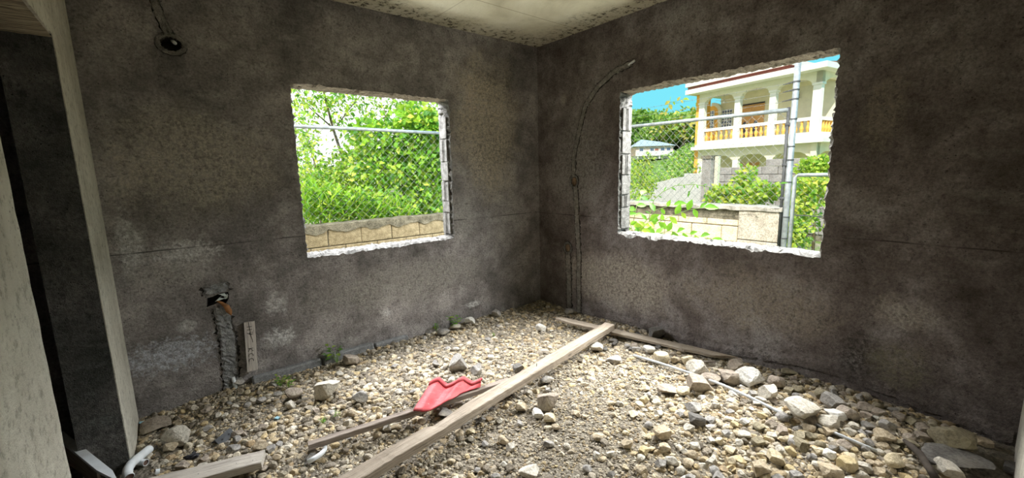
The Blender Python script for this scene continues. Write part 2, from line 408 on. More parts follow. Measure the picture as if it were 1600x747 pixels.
M_wire = plain('fence_wire', (0.24, 0.25, 0.25), 0.6, 0.3, 0.1, 18)
M_plastic = plain('black_plastic', (0.025, 0.025, 0.03), 0.4)
M_box = plain('dark_metal_box', (0.085, 0.09, 0.10), 0.45, 0.4, 0.25, 30)
M_blue = plain('pale_blue_chip', (0.30, 0.52, 0.62), 0.6)
M_leafb = plain('brown_dry_leaf', (0.24, 0.11, 0.04), 0.6, 0, 0.35, 30)
M_paper = plain('white_wrapper', (0.62, 0.70, 0.70), 0.5, 0, 0.2, 40)
M_twig = plain('twig_bark', (0.16, 0.12, 0.07), 0.9, 0, 0.3, 20)
M_stem = plain('green_stem', (0.16, 0.26, 0.06), 0.6, 0, 0.2, 20)

# ------------------------------------------------------------------ room shell
def jag(loop, step=0.035, amp=0.006, seed=1):
    """subdivide a closed 2-D outline and roughen it"""
    r = random.Random(seed); out = []
    n = len(loop)
    for i in range(n):
        a = loop[i]; b = loop[(i+1) % n]; L = math.dist(a, b); k = max(1, int(L/step))
        nx, ny = (b[1]-a[1])/max(L, 1e-6), -(b[0]-a[0])/max(L, 1e-6)
        for j in range(k):
            t = j/k; o = 0 if j == 0 else r.gauss(0, amp)
            out.append((a[0]+(b[0]-a[0])*t+nx*o, a[1]+(b[1]-a[1])*t+ny*o))
    return out

def slab(name, outer, through, pockets, fmap, thick, mat, parent=None, pocket=None):
    """wall panel: outline and holes in 2-D (u,v); fmap(u,v,w) to 3-D, w = depth behind the room face"""
    bm = bmesh.new()
    def ring(loop, w):
        vsx = [bm.verts.new(fmap(u, v, w)) for u, v in loop]
        return vsx, [bm.edges.new((vsx[i], vsx[(i+1) % len(vsx)])) for i in range(len(vsx))]
    fo, fe = ring(outer, 0.0); bo, be = ring(outer, thick)
    E0 = list(fe); E1 = list(be)
    for lp in through:
        E0 += ring(lp[0], 0.0)[1]; E1 += ring(lp[1], thick)[1]
    for lp, dep in pockets:
        v0, e0 = ring(lp, 0.0); E0 += e0
        cx = sum(q[0] for q in lp)/len(lp); cy = sum(q[1] for q in lp)/len(lp)
        inner = [(cx+(q[0]-cx)*0.86, cy+(q[1]-cy)*0.86) for q in lp]
        v1 = [bm.verts.new(fmap(u, v, dep)) for u, v in inner]
        n = len(lp)
        for i in range(n):
            fc = bm.faces.new((v0[i], v0[(i+1) % n], v1[(i+1) % n], v1[i])); fc.material_index = 1
        fc = bm.faces.new(v1); fc.material_index = 1
    bmesh.ops.triangle_fill(bm, edges=E0, use_beauty=True)
    bmesh.ops.triangle_fill(bm, edges=E1, use_beauty=True)
    n = len(outer)
    for i in range(n): bm.faces.new((fo[i], fo[(i+1) % n], bo[(i+1) % n], bo[i]))
    bmesh.ops.recalc_face_normals(bm, faces=bm.faces)
    me = bpy.data.meshes.new(name); bm.to_mesh(me); bm.free()
    me.materials.append(mat); me.materials.append(pocket or M_hole)
    o = link(name, me, None, parent, 'structure' if parent is None else None)
    return o

def reveal(name, front, back, lo, hi, fmap, thick, mat, parent, seed=3, amp=0.006):
    """strip of a window reveal between outline indices lo..hi (inclusive)"""
    r = random.Random(seed); rows = []
    n = len(front); idx = [i % n for i in range(lo, hi+1)]
    V = []; W = [0.0, 0.022, 0.06, 0.10, 0.14, thick]
    for j, w in enumerate(W):
        for i in idx:
            a = front[i]; b = back[i]; t = 0.0 if j == 0 else (0.75 if j == 1 else 1.0)
            o = 0 if j in (0, len(W)-1) else r.gauss(0, amp)
            o2 = 0 if j in (0, len(W)-1) else r.gauss(0, amp)
            V.append(fmap(a[0]+(b[0]-a[0])*t+o, a[1]+(b[1]-a[1])*t+o2, w))
    k = len(idx)
    F = [(j*k+i, j*k+i+1, (j+1)*k+i+1, (j+1)*k+i) for j in range(len(W)-1) for i in range(k-1)]
    return link(name, mesh_from(name, V, F), mat, parent)

H = 2.75; TH = 0.17
def rect(u0, u1, v0, v1): return [(u0, v0), (u1, v0), (u1, v1), (u0, v1)]
def corner_idx(loop, pts):
    return [min(range(len(loop)), key=lambda i: math.dist(loop[i], q)) for q in pts]

# --- wall with the north window (left in the photograph)
fL = lambda u, v, w: (u, w, v)
x0, x1, z0, z1 = -2.352, -1.094, 0.905, 2.135
base = rect(x0, x1, z0, z1)
backL = jag(base, 0.016, 0.0025, 5)
frontL = jag(base, 0.016, 0.0025, 5)
rr = random.Random(21)
def chip(front, base, amounts, seed):
    """break the plaster edge back unevenly: slow wander plus a few deep chips"""
    r = random.Random(seed); (u0, v0), (u1, _), (_, v1) = base[0], base[1], base[2]
    n = len(front); w = [0.0]*n
    for _ in range(n//5):
        c = r.randrange(n); k = r.randint(1, 5); h = r.random()**2
        for j in range(-k, k+1): w[(c+j) % n] += h*(1-abs(j)/(k+1))
    out = []
    for (u, v), q in zip(front, w):
        q = min(1.6, .35+.7*q+.25*r.random()); du = dv = 0
        if abs(v-v0) < 0.012: dv -= amounts[0]*q
        if abs(v-v1) < 0.012: dv += amounts[2]*q
        if abs(u-u0) < 0.012: du -= amounts[3]*q
        if abs(u-u1) < 0.012: du += amounts[1]*q
        out.append((u+du, v+dv))
    return out
frontL = chip(frontL, base, (0.026, 0.020, 0.010, 0.010), 4)
hole1 = jag([(-2.985+0.052*math.cos(a)+0.006*math.cos(3*a), 2.292+0.040*math.sin(a)) for a in [i*math.pi/9 for i in range(18)]], 0.02, 0.002, 3)
hole2 = jag([(-2.995, .655), (-2.935, .672), (-2.895, .65), (-2.868, .69), (-2.868, .735), (-2.93, .728), (-2.985, .715)], 0.02, 0.003, 4)
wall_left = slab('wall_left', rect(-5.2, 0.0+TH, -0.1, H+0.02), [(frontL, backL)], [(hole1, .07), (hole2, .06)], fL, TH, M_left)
ci = corner_idx(backL, base)
def strips(front, back, base_, fmap, parent, mats, seed):
    c = corner_idx(back, base_) ; n = len(back)
    names = ['window_sill', 'window_jamb', 'window_lintel', 'window_jamb']
    for k in range(4):
        a = c[k]; b = c[(k+1) % 4]
        if b <= a: b += n
        reveal(names[k], front, back, a, b, fmap, TH, mats[k], parent, seed+k)
strips(frontL, backL, base, fL, wall_left, (M_raw, M_raw, M_lint, M_raw), 30)

# --- wall with the east window
fR = lambda u, v, w: (w, u, v)
y0, y1 = -2.555, -1.041
baseR = rect(y0, y1, 0.93, 2.147)
backR = jag(baseR, 0.016, 0.003, 8)
frontR = chip(jag(baseR, 0.016, 0.003, 8), baseR, (0.026, 0.006, 0.010, 0.022), 9)
def ell(cu, cv, ru, rv, seed, n=14): return jag([(cu+ru*math.cos(2*math.pi*i/n), cv+rv*math.sin(2*math.pi*i/n)) for i in range(n)], 0.02, 0.004, seed)
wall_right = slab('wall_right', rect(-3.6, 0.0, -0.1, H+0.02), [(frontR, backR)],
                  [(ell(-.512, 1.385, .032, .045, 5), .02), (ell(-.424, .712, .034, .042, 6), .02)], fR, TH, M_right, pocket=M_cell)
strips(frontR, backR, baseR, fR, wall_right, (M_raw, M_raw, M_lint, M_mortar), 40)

# exposed hollow-block ends in the two jambs the camera sees
def block_end(parent, fm, v0, v1, hollow, core):
    mb = MB()
    def bx(u0, u1, w0, w1, a, b):
        c = [fm(u, v, w) for u, v, w in ((u0, a, w0), (u1, a, w0), (u1, a, w1), (u0, a, w1), (u0, b, w0), (u1, b, w0), (u1, b, w1), (u0, b, w1))]
        mb.add(c, [(3, 2, 1, 0), (4, 5, 6, 7), (0, 1, 5, 4), (1, 2, 6, 5), (2, 3, 7, 6), (3, 0, 4, 7)])
    if hollow:
        bx(0, .016, .026, .066, v0, v1); bx(0, .016, .100, .150, v0, v1); bx(0, .013, .082, .092, v0, v1)
        o = mb.build('block_end', M_raw, parent)
        c = [fm(u, v, w) for u, v, w in ((0, v0, .064), (.003, v0, .064), (.003, v0, .102), (0, v0, .102), (0, v1, .064), (.003, v1, .064), (.003, v1, .102), (0, v1, .102))]
        MB().add(c, [(3, 2, 1, 0), (4, 5, 6, 7), (0, 1, 5, 4), (1, 2, 6, 5), (2, 3, 7, 6), (3, 0, 4, 7)]).build('hollow_core', core, o)
    else:
        bx(0, .012, .026, .150, v0, v1)
        me = mb.mesh('block_end', bevel=0.004); link('block_end', me, M_raw, parent)
zz = [0.93, 1.13, 1.24, 1.42, 1.60, 1.80, 2.0]
for i in range(6):
    block_end(wall_left, lambda u, v, w: (x1-u, w, v), zz[i]+.006, zz[i+1]-.006, i in (0, 2, 4), M_cell)
    block_end(wall_right, lambda u, v, w: (w, y1-u, v), zz[i]+.03, zz[i+1]+.018, i in (1, 3, 5), M_mortar)

# --- west wall with the doorway, dark room behind it
fW = lambda u, v, w: (-3.407-w, u, v)
door = [(-1.683, -0.1), (-0.59, -0.1), (-0.59, 2.122), (-1.683, 2.122)]
outW = jag([(-3.6, -.1), (-1.683, -.1), (-1.683, 2.122), (-.59, 2.122), (-.59, -.1), (0, -.1), (0, H+.02), (-3.6, H+.02)], 0.05, 0.0035, 12)
# keep outer border straight where it meets other walls
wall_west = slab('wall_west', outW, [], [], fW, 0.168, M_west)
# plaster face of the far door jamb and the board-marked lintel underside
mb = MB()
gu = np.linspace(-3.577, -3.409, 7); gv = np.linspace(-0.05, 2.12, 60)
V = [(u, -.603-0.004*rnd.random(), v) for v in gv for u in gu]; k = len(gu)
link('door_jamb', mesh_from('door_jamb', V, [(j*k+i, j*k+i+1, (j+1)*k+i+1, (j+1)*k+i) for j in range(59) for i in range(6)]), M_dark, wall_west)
V = [(u, v, 2.108-0.004*rnd.random()) for v in np.linspace(-1.68, -.592, 30) for u in gu]
m = Mat('board_marked_lintel'); a = m.noise(1.0, 5, .6, vec=m.scaled((6, 70, 6)), dist=1.0)
M_blint = m.out(m.ramp(a, [(.35, (0.10, .075, .05)), (.6, (0.46, 0.40, 0.28))]), .9, a, .01)
link('door_lintel', mesh_from('door_lintel', V, [(j*k+i, j*k+i+1, (j+1)*k+i+1, (j+1)*k+i) for j in range(29) for i in range(6)]), M_blint, wall_west)

wall_south = MB().box(-5.2, TH, -3.60, -3.432, -.1, H+.02).build('wall_south', M_west, kind='structure')
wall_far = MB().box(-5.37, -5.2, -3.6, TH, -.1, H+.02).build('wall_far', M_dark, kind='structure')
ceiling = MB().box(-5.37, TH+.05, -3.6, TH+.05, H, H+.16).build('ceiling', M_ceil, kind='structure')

# --- floor: bed of crushed stone and earth
nx_, ny_ = 300, 240
gx = np.linspace(-5.25, 0.02, nx_); gy = np.linspace(-3.45, 0.02, ny_)
X, Y = np.meshgrid(gx, gy)
Z = fh(X, Y) + rng.normal(0, .0028, X.shape)
Vf = np.stack([X.ravel(), Y.ravel(), Z.ravel()], 1)
ii, jj = np.meshgrid(np.arange(nx_-1), np.arange(ny_-1))
b0 = (jj*nx_+ii).ravel()
Ff = np.stack([b0, b0+1, b0+1+nx_, b0+nx_], 1)
floor = link('floor', np_mesh('floor', Vf, Ff, smooth=True), M_floor, None, 'structure')

# --- footing ledge of blocks along the foot of the north wall
for k, (a, b, h, p) in enumerate(((-2.80, -2.34, .105, .045), (-2.33, -1.93, .115, .05), (-1.92, -1.62, .10, .045))):
    mb = MB().box(a, b, -p, .004, .0, h)
    me = mb.mesh('footing_block', bevel=.010)
    link('footing_block', me, M_mortar_l, wall_left)
# ragged plaster edge along the foot of the east wall
V = []; F = []
ys = np.linspace(-3.42, -1.0, 90)
for i, y in enumerate(ys):
    top = .075+.055*math.exp(-((y+2.6)/.5)**2)+rnd.gauss(0, .006)+float(fh(0, y))-.06
    V += [(-.002, y, top+.07), (-.014-rnd.random()*.006, y, top+.04), (-.012, y, top), (.0, y, top-.004)]
    if i: F += [((i-1)*4+q, i*4+q, i*4+q+1, (i-1)*4+q+1) for q in range(3)]
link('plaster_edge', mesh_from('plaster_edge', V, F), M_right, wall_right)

# --- chases patched with rough mortar
def patch(name, pts, width, mat, parent, fm, thick=.010, seed=1):
    """lumpy ribbon of mortar along wall points (u,v)"""
    r = random.Random(seed); P = []
    for i in range(len(pts)-1):
        a, b = pts[i], pts[i+1]; k = max(2, int(math.dist(a, b)/.014))
        P += [(a[0]+(b[0]-a[0])*t/k, a[1]+(b[1]-a[1])*t/k) for t in range(k)]
    P.append(pts[-1]); n = len(P)
    edge = MB()                                                     # the dark broken lip of the cut on both sides
    for sg in (-1, 1):
        V = []
        for i, q in enumerate(P):
            a = P[max(0, i-1)]; b = P[min(n-1, i+1)]; L = math.dist(a, b) or 1
            nx, ny = -(b[1]-a[1])/L, (b[0]-a[0])/L; o = width*(.42+.12*r.random()); e = o+width*.22*r.random()**2
            V += [fm(q[0]+nx*sg*o, q[1]+ny*sg*o, -.0085), fm(q[0]+nx*sg*e, q[1]+ny*sg*e, -.002)]
        edge.add(V, [(i*2, i*2+1, i*2+3, i*2+2) for i in range(n-1)])
    edge.build('chipped_edge', M_hole, parent)
    V = []; F = []; C = 7
    for i, q in enumerate(P):
        a = P[max(0, i-1)]; b = P[min(n-1, i+1)]; L = math.dist(a, b) or 1
        nx, ny = -(b[1]-a[1])/L, (b[0]-a[0])/L
        wdt = width*(0.8+.45*r.random())
        for c in range(C):
            t = c/(C-1)*2-1
            dep = .003 if c in (0, C-1) else -thick*r.random()*1.5
            V.append(fm(q[0]+nx*t*wdt/2+r.gauss(0, .002), q[1]+ny*t*wdt/2+r.gauss(0, .002), dep))
        if i: F += [((i-1)*C+c, i*C+c, i*C+c+1, (i-1)*C+c+1) for c in range(C-1)]
    return link(name, mesh_from(name, V, F), mat, parent)
chase = [(-1.155, 2.36), (-.975, 2.327), (-.802, 2.234), (-.653, 2.088), (-.588, 1.893), (-.515, 1.656), (-.506, 1.43)]
patch('mortar_patch', chase, .050, M_mortar, wall_right, fR, seed=2)
patch('mortar_patch', [(-.53, 1.34), (-.54, 1.25), (-.545, 1.095), (-.575, .648), (-.578, .06)], .060, M_mortar, wall_right, fR, seed=3)
patch('mortar_patch', [(-.428, .665), (-.44, .4), (-.446, .06)], .072, M_mortar, wall_right, fR, seed=4)
def ringpatch(c, r0, fm, mat, parent, seed):
    p = [(c[0]+r0[0]*math.cos(a), c[1]+r0[1]*math.sin(a)) for a in [i*math.pi/10 for i in range(21)]]
    patch('mortar_patch', p, .028, mat, parent, fm, .008, seed)
ringpatch((-.512, 1.385), (.046, .06), fR, M_raw, wall_right, 5)
ringpatch((-.424, .712), (.048, .056), fR, M_raw, wall_right, 6)
ringpatch((-2.985, 2.292), (.064, .052), fL, M_mortar, wall_left, 7)
patch('mortar_patch', [(-3.03, 2.745), (-3.03, 2.50), (-3.015, 2.43), (-2.99, 2.345)], .045, M_mortar, wall_left, fL, seed=8)
patch('mortar_patch', [(-2.935, .80), (-2.93, .74)], .15, M_mortar_l, wall_left, fL, seed=9)
patch('mortar_patch', [(-2.915, .64), (-2.905, .4), (-2.92, .05)], .095, M_mortar_l, wall_left, fL, .009, 10)
# conduit stubs left in the chases
MB().tube([(-.004, -1.125, 2.352), (-.010, -1.185, 2.372)], .010, 10).build('conduit_stub', M_pvc, wall_right, True)
MB().tube([(-2.975, .05, 2.325), (-2.965, -.004, 2.30)], .010, 10).build('conduit_stub', M_pvc, wall_left, True)
MB().tube([(-2.895, -.02, .03), (-2.905, -.008, .135)], [.016, .011], 10).build('conduit_stub', M_pvc, wall_left, True)

# wrapper and dry leaf stuffed into the low socket hole
o = empty('socket_hole_litter', (-2.90, 0, .69))
mb = MB(); r = random.Random(5)
for i in range(7):
    cx, cz = -.02+.045*r.random(), -.005+.04*r.random()
    q = [(cx+r.gauss(0, .018), -.004+.02*r.random(), cz+r.gauss(0, .012)) for _ in range(4)]
    mb.add(q, [(0, 1, 2), (0, 2, 3)])
mb.build('wrapper', M_paper, o)
mb = MB(); pts = [(-.04, .01, -.004), (-.015, -.012, -.02), (.01, -.022, -.045), (.022, -.026, -.085), (.032, -.022, -.115)]
wd = [.004, .010, .016, .017, .003]; V = []
for (a, b, c), w in zip(pts, wd): V += [(a-w, b, c), (a, b-.008, c+.002), (a+w, b+.003, c+.004)]
mb.add(V, [(i*3+k, i*3+k+1, i*3+k+4, i*3+k+3) for i in range(4) for k in range(2)])
mb.build('dry_leaf', M_leafb, o, True)
tag(o, 'crumpled pale wrapper and brown dry leaf stuffed in low socket hole', 'litter')

# ------------------------------------------------------------------ lumber
def plank(name, p0, p1, width, thick, mat, label, cat='plank', prof=None, seg=40, seed=1, roll=0.0, group=None, parts=None):
    """board from p0 to p1 (centres of the top face ends); prof(t) -> (left, right, top) offsets"""
    r = random.Random(seed); p0 = Vector(p0); p1 = Vector(p1); L = (p1-p0).length
    X_ = (p1-p0).normalized(); Y_ = Vector((0, 0, 1)).cross(X_).normalized(); Z_ = X_.cross(Y_)
    Rm = Matrix.Rotation(roll, 3, X_); Y_ = Rm @ Y_; Z_ = Rm @ Z_
    mb = MB(); V = []; c = 0.003
    for i in range(seg+1):
        t = i/seg; l, rr_, tp = prof(t) if prof else (0, 0, 0)
        a = width/2-l; b = -width/2+rr_; j = lambda: r.gauss(0, .0008)
        x = t*L
        V += [(x, a+j(), -c), (x, a-c, tp+j()), (x, b+c, tp+j()), (x, b+j(), -c), (x, b+j(), -thick), (x, a+j(), -thick)]
    F = [(i*6+k, (i+1)*6+k, (i+1)*6+(k+1) % 6, i*6+(k+1) % 6) for i in range(seg) for k in range(6)]
    F += [(0, 1, 2, 3, 4, 5), tuple(seg*6+k for k in (5, 4, 3, 2, 1, 0))]
    mb.add(V, F)
    o = mb.build(name, mat)
    o.matrix_world = Matrix(((X_.x, Y_.x, Z_.x, p0.x), (X_.y, Y_.y, Z_.y, p0.y), (X_.z, Y_.z, Z_.z, p0.z), (0, 0, 0, 1)))
    return tag(o, label, cat, group)

def sm(t, a, b): t = min(1, max(0, (t-a)/(b-a))); return t*t*(3-2*t)
# long beam across the room
A = (at(525, 747, 2, .155)+at(566, 747, 2, .155))/2; B = (at(944, 503.5, 2, .185)+at(961, 507.5, 2, .185))/2
dv = (B-A)/np.linalg.norm(B-A); A = A - dv*.28; A[2] -= .0
def beamprof(t):
    l = .010*math.exp(-((t-.285)/.012)**2) - 0.0
    l += .024*sm(t, .285, .292)*(1-sm(t, .292, .40)) if t > .285 else 0.0
    top = -.004*math.exp(-((t-.287)/.01)**2)
    return (l + (.003 if t > .97 else 0), .002*math.sin(t*9)**2, top)
beam = plank('long_beam', A, B, .092, .046, M_wood, 'long weathered lumber beam lying diagonally across the rubble floor', 'beam', beamprof, 90, 2)
MB().tube([(1.63, .005, -.002), (1.632, .004, .02)], .0022, 6).build('bent_nail', M_steel_d, beam)
# thin batten under it
A = at(481, 693, 2, .135); B = at(748, 607, 2, .145); dv = (B-A)/np.linalg.norm(B-A)
plank('thin_batten', A, B+dv*.22, .040, .030, M_wood2, 'thin grey batten tucked under the long beam below the red tile', 'plank', None, 30, 3)
# splintered board along the east wall, crossed by the beam
A = at(869, 496, 2, .120); B = at(1152, 560, 2, .130)
def splint(t):
    e = sm(t, .80, 1.0)
    return (.0 + .022*(1-sm(t, 0, .07)) + .012*e, .020*(1-sm(t, 0, .12)) + .050*e*e + .006*math.sin(t*40)*(t > .72), -.003*math.sin(t*13)**2)
plank('splintered_board', A, B, .072, .022, M_wood, 'splintered board lying along the foot of the east wall', 'plank', splint, 70, 4, roll=.12)
def spl2(t): return (.004+.006*math.sin(t*11), .012*sm(t, .6, 1)+.004*math.sin(t*17), 0)
A2 = at(1066, 560, 2, .10); B2 = at(1118, 566, 2, .105)
plank('wood_splinter', A2, B2, .030, .010, M_wood2, 'loose dark splinter lying under the end of the splintered board', 'splinter', spl2, 12, 5)
# short pale board at the near edge
A = at(250, 752, 2, .13); B = at(411, 712, 2, .135); dv = (B-A)/np.linalg.norm(B-A)
bo = plank('pale_board', A-dv*.25, B, .105, .036, M_wood3, 'short pale sawn board with nail holes, beside the white pipes', 'plank', None, 20, 6)
for q in (.40, .55, .62):
    MB().tube([(q, -.01+.03*math.sin(q*40), -.006), (q, -.01+.03*math.sin(q*40), .0012)], .0022, 6).build('nail_head', M_steel_d, bo)
# board stub leaning on the north wall, with marker lettering
st = empty('leaning_board_stub', (-2.792, -.042, .160))
mb = MB(); V = []
for i in range(13):
    t = i/12; zz_ = .345*t; jx = random.Random(i).gauss(0, .0008)
    for x, y in ((-.032, -.0105), (.032, -.0105), (.032, .0105), (-.032, .0105)): V.append((x+jx, y, zz_))
mb.add(V, [(i*4+k, i*4+(k+1) % 4, (i+1)*4+(k+1) % 4, (i+1)*4+k) for i in range(12) for k in range(4)]+[(3, 2, 1, 0), (48, 49, 50, 51)])
bd = link('board', mb.mesh('board', bevel=0.0), None, st)
mw = wood('stub_wood', (0.34, 0.31, 0.29), (0.56, 0.52, 0.48)); _t = mw.node_tree
bd.data.materials.append(mw)
for _n in _t.nodes:
    if _n.type == 'MAPPING': s_ = _n.inputs['Scale'].default_value; _n.inputs['Scale'].default_value = (s_[2], s_[1], s_[0])
def stroke(mbx, pts, w=.0026):
    mbx.tube([(a, -.0112, b) for a, b in pts], w, 5)
mb = MB(); stroke(mb, [(-.006, .344), (-.003, .30), (.003, .27), (.002, .25), (.010, .22), (.012, .20)], .0016); mb.build('crack', M_ink, bd)
def glyph(ch, cz):
    """a marker letter turned a quarter turn so that it reads down the board"""
    g = {'K': [[(0, 0), (0, 1)], [(.7, 1), (0, .45), (.7, 0)]], 'C': [[(.7, .95), (.25, .9), (0, .5), (.2, .1), (.7, .05)]],
         'H': [[(0, 0), (0, 1)], [(.7, 0), (.7, 1)], [(0, .5), (.7, .5)]], 'E': [[(.7, 1), (0, 1), (0, 0), (.7, 0)], [(0, .5), (.55, .5)]], '7': [[(0, 1), (.7, 1), (.25, 0)], [(.1, .5), (.6, .5)]]}[ch]
    mbx = MB()
    for s_ in g: stroke(mbx, [(-.018+.030*b, cz-.030*a) for a, b in s_], .0019)
    mbx.build('letter', M_ink, bd)
glyph('H', .312); glyph('7', .275); glyph('K', .160); glyph('C', .125); glyph('C', .090)
st.rotation_euler = (math.radians(-5), math.radians(3.5), 0)
tag(st, 'short board stub with black marker letters leaning on the wall', 'plank')
# painted board with a raised edge lying in the doorway
tb = empty('white_painted_board', (-3.43, -.86, .10))
A = Vector(at(140, 722, 2, .19)); d2 = (Vector(at(180, 746, 2, .19))-Vector(at(110, 696, 2, .19))); d2.z = 0; ang = math.atan2(d2.y, d2.x)
tb.location = (A.x, A.y, .20); tb.rotation_euler = (0, math.radians(3), ang)
mb = MB(); mb.prism([(-.36, .017), (.20, .017), (.30, -.0), (.14, -.017), (-.36, -.017)], lambda a, b: (a, b, .0), lambda a, b: (a, b, .014)); mb.build('top_face', M_pvc, tb)
MB().box(-.36, .14, -.019, -.009, -.09, .0).build('side_face', M_wood2, tb)
MB().box(-.36, .18, .006, .015, -.09, .0).build('side_face', M_wood2, tb)
tag(tb, 'white painted board with sawn end lying in the doorway', 'plank')

# ------------------------------------------------------------------ pipes and scrap
def pipe(name, pts, rad, label, mat=M_pvc, cat='pipe', bore=True, n=14):
    o = MB().tube(pts, rad, n, caps=not bore).build(name, mat, None, True)
    if bore:
        P = [Vector(q) for q in pts]
        for a, b in ((P[0], P[1]), (P[-1], P[-2])):
            dd = (b-a).normalized()
            MB().tube([a+dd*.004, a+dd*.012], rad*.97 if not hasattr(rad, '__len__') else rad[0]*.97, n).build('pipe_bore', M_pvc_in, o)
            rim = MB(); q1 = dd.orthogonal().normalized(); q2 = dd.cross(q1); rr2 = rad if not hasattr(rad, '__len__') else rad[0]
            ringp = [a+(q1*math.cos(t)+q2*math.sin(t))*rr2*.93 for t in [i*math.pi/8 for i in range(17)]]
            rim.tube(ringp, rr2*.10, 5, False).build('rim', mat, o, True)
    return tag(o, label, cat)
P = lambda x, y, dz: tuple(fp(x, y, dz))
pipe('pipe_elbow', [P(233, 702, .045), P(214, 717, .048), P(205, 725, .050), P(200, 733, .047), P(199, 741, .04), P(202, 746, .034)], .021, 'pale blue white bent pipe elbow next to the pale board', n=16)
pipe('pipe_offcut', [P(228, 723, .022), P(213, 722, .024)], .016, 'short white pipe offcut with open end lying behind the bent elbow')
pipe('buried_pipe', [P(190, 731, .014), P(168, 744, .012)], .014, 'grey brown pipe half buried by the painted board')
pipe('pipe_stub', [P(249, 737, .012), P(243, 738, .016)], .014, 'small white pipe stub by the pale board')
pipe('curved_pipe', [P(481, 722, .030), P(492, 716, .033), P(501, 710, .036), P(507, 703, .038), P(508, 697, .040), P(505, 694, .040)], .0125, 'small curved white pipe piece below the thin batten end', bore=False)
pipe('grey_conduit', [P(990, 555, .016), P(1030, 567, .030), P(1090, 587, .034), P(1130, 602, .034), P(1170, 620, .03), P(1212, 641, .026), P(1236, 653, .012)], .0085, 'thin grey conduit running under the grey brown block toward the big pale boulder', M_conduit, bore=False)
pipe('buried_conduit', [P(1272, 662, .020), P(1310, 679, .030), P(1345, 694, .024), P(1385, 712, .006)], .0075, 'half buried pale conduit continuing past the big pale boulder', M_conduit, bore=False)
# red roof tile scrap
def tile():
    o = empty('red_roof_tile')
    zt = .165
    far = [at(670, 606, 2, zt), at(685, 599, 2, zt+.012), at(697, 606, 2, zt), at(712, 604, 2, zt), at(724, 597, 2, zt+.014), at(738, 602, 2, zt), at(752, 600.5, 2, zt-.004)]
    near = [at(646, 640, 2, zt), at(658, 641, 2, zt+.004), at(672, 638, 2, zt), at(690, 630, 2, zt), at(704, 622, 2, zt+.004), at(722, 611, 2, zt), at(750, 603, 2, zt-.006)]
    nA, nB = 40, 12; V = []
    def interp(P, t):
        x = t*(len(P)-1); i = min(int(x), len(P)-2); u = x-i; u = u*u*(3-2*u)*.5+u*.5
        return P[i]*(1-u)+P[i+1]*u
    for j in range(nB):
        w = j/(nB-1)
        for i in range(nA):
            t = i/(nA-1); a = interp(far, t); b = interp(near, t); q = a*(1-w)+b*w
            q = q + np.array([0, 0, .011*math.sin(t*math.pi*4.2+.4)*(1-w)**.6 + .004*math.sin(t*math.pi*4.2+.4)*w - .012*w])
            V.append(q)
    F = [(j*nA+i, j*nA+i+1, (j+1)*nA+i+1, (j+1)*nA+i) for j in range(nB-1) for i in range(nA-1)]
    me = mesh_from('tile_sheet', V, F, True); s_ = link('tile_sheet', me, M_red, o)
    md = s_.modifiers.new('t', 'SOLIDIFY'); md.thickness = .007
    V2 = []
    for i in range(nA):
        q = V[i]; V2 += [q+np.array([.0, .0, .001]), q+np.array([.003, .006, .017]), q+np.array([.022, .020, .018]), q+np.array([.030, .026, .0])]
    F2 = [(i*4+k, i*4+k+1, (i+1)*4+k+1, (i+1)*4+k) for i in range(nA-1) for k in range(3)]
    lip = link('rolled_lip', mesh_from('rolled_lip', V2, F2, True), M_red, o)
    md = lip.modifiers.new('t', 'SOLIDIFY'); md.thickness = .004
    c = sum(V)/len(V)
    for ch in o.children: ch.location = (-c[0], -c[1], -c[2]+.05)
    o.location = (c[0], c[1], c[2]-.05)
    return tag(o, 'broken wavy red roof tile resting on the thin batten', 'tile')
tile()
# dark metal box plate
q = fp(352, 683, .022)
bx = empty('metal_box', tuple(q), math.radians(20))
MB().box(-.045, .045, -.003, .003, -.024, .024).build('side_plate', M_box, bx)
MB().box(-.045, .045, .003, .06, -.024, -.020).build('bottom_plate', M_box, bx)
MB().box(-.045, -.041, .003, .06, -.02, .024).build('end_plate', M_box, bx)
for x in (-.018, .02): MB().tube([(x, -.0045, .0), (x, -.002, .0)], .005, 8).build('screw_hole', M_plastic, bx)
bx.rotation_euler = (math.radians(-35), math.radians(-14), math.radians(28))
tag(bx, 'small dark metal switch box lying open on the gravel', 'box')
for (px, py, s_, mt, lb) in ((213, 643, .022, M_blue, 'pale blue plaster chip near the corner by the doorway'), (222, 660, .024, M_blue, 'sky blue chip beside the flat grey brown slab'), (433, 653, .016, M_blue, 'tiny pale blue scrap on gravel between board and batten')):
    q = fp(px, py, .012); mb = MB(); mb.prism([(-s_, -.5*s_), (.4*s_, -.7*s_), (s_, .2*s_), (-.2*s_, .7*s_)], lambda a, b: (a, b, -.004), lambda a, b: (a*.9, b*.9, .005))
    o = mb.build('paint_chip', mt); o.location = tuple(q); o.rotation_euler = (.3, .2, px); tag(o, lb, 'chip')
q = fp(301, 716, .012); mb = MB(); r = random.Random(8)
for i in range(3):
    pts = [(r.gauss(0, .02), r.gauss(0, .02), .004+.008*r.random()) for _ in range(5)]; mb.tube(pts, .007, 6)
o = mb.build('plastic_scrap', M_plastic, None, True); o.location = tuple(q); tag(o, 'black twisted plastic scrap above the pale board', 'scrap')
q0 = fp(1413, 688, .03); q1 = fp(1462, 748, .035); qm = (q0+q1)/2+np.array([.02, 0, .012])
tag(MB().tube([q0, q0*.6+qm*.4, qm, qm*.4+q1*.6, q1], [.008, .014, .016, .015, .017], 8).build('dead_branch', plain('dead_wood', (0.06, 0.05, 0.042), 0.9, 0, 0.3, 20), None, True), 'dark dead branch on the gravel beside the long dark slab', 'branch')

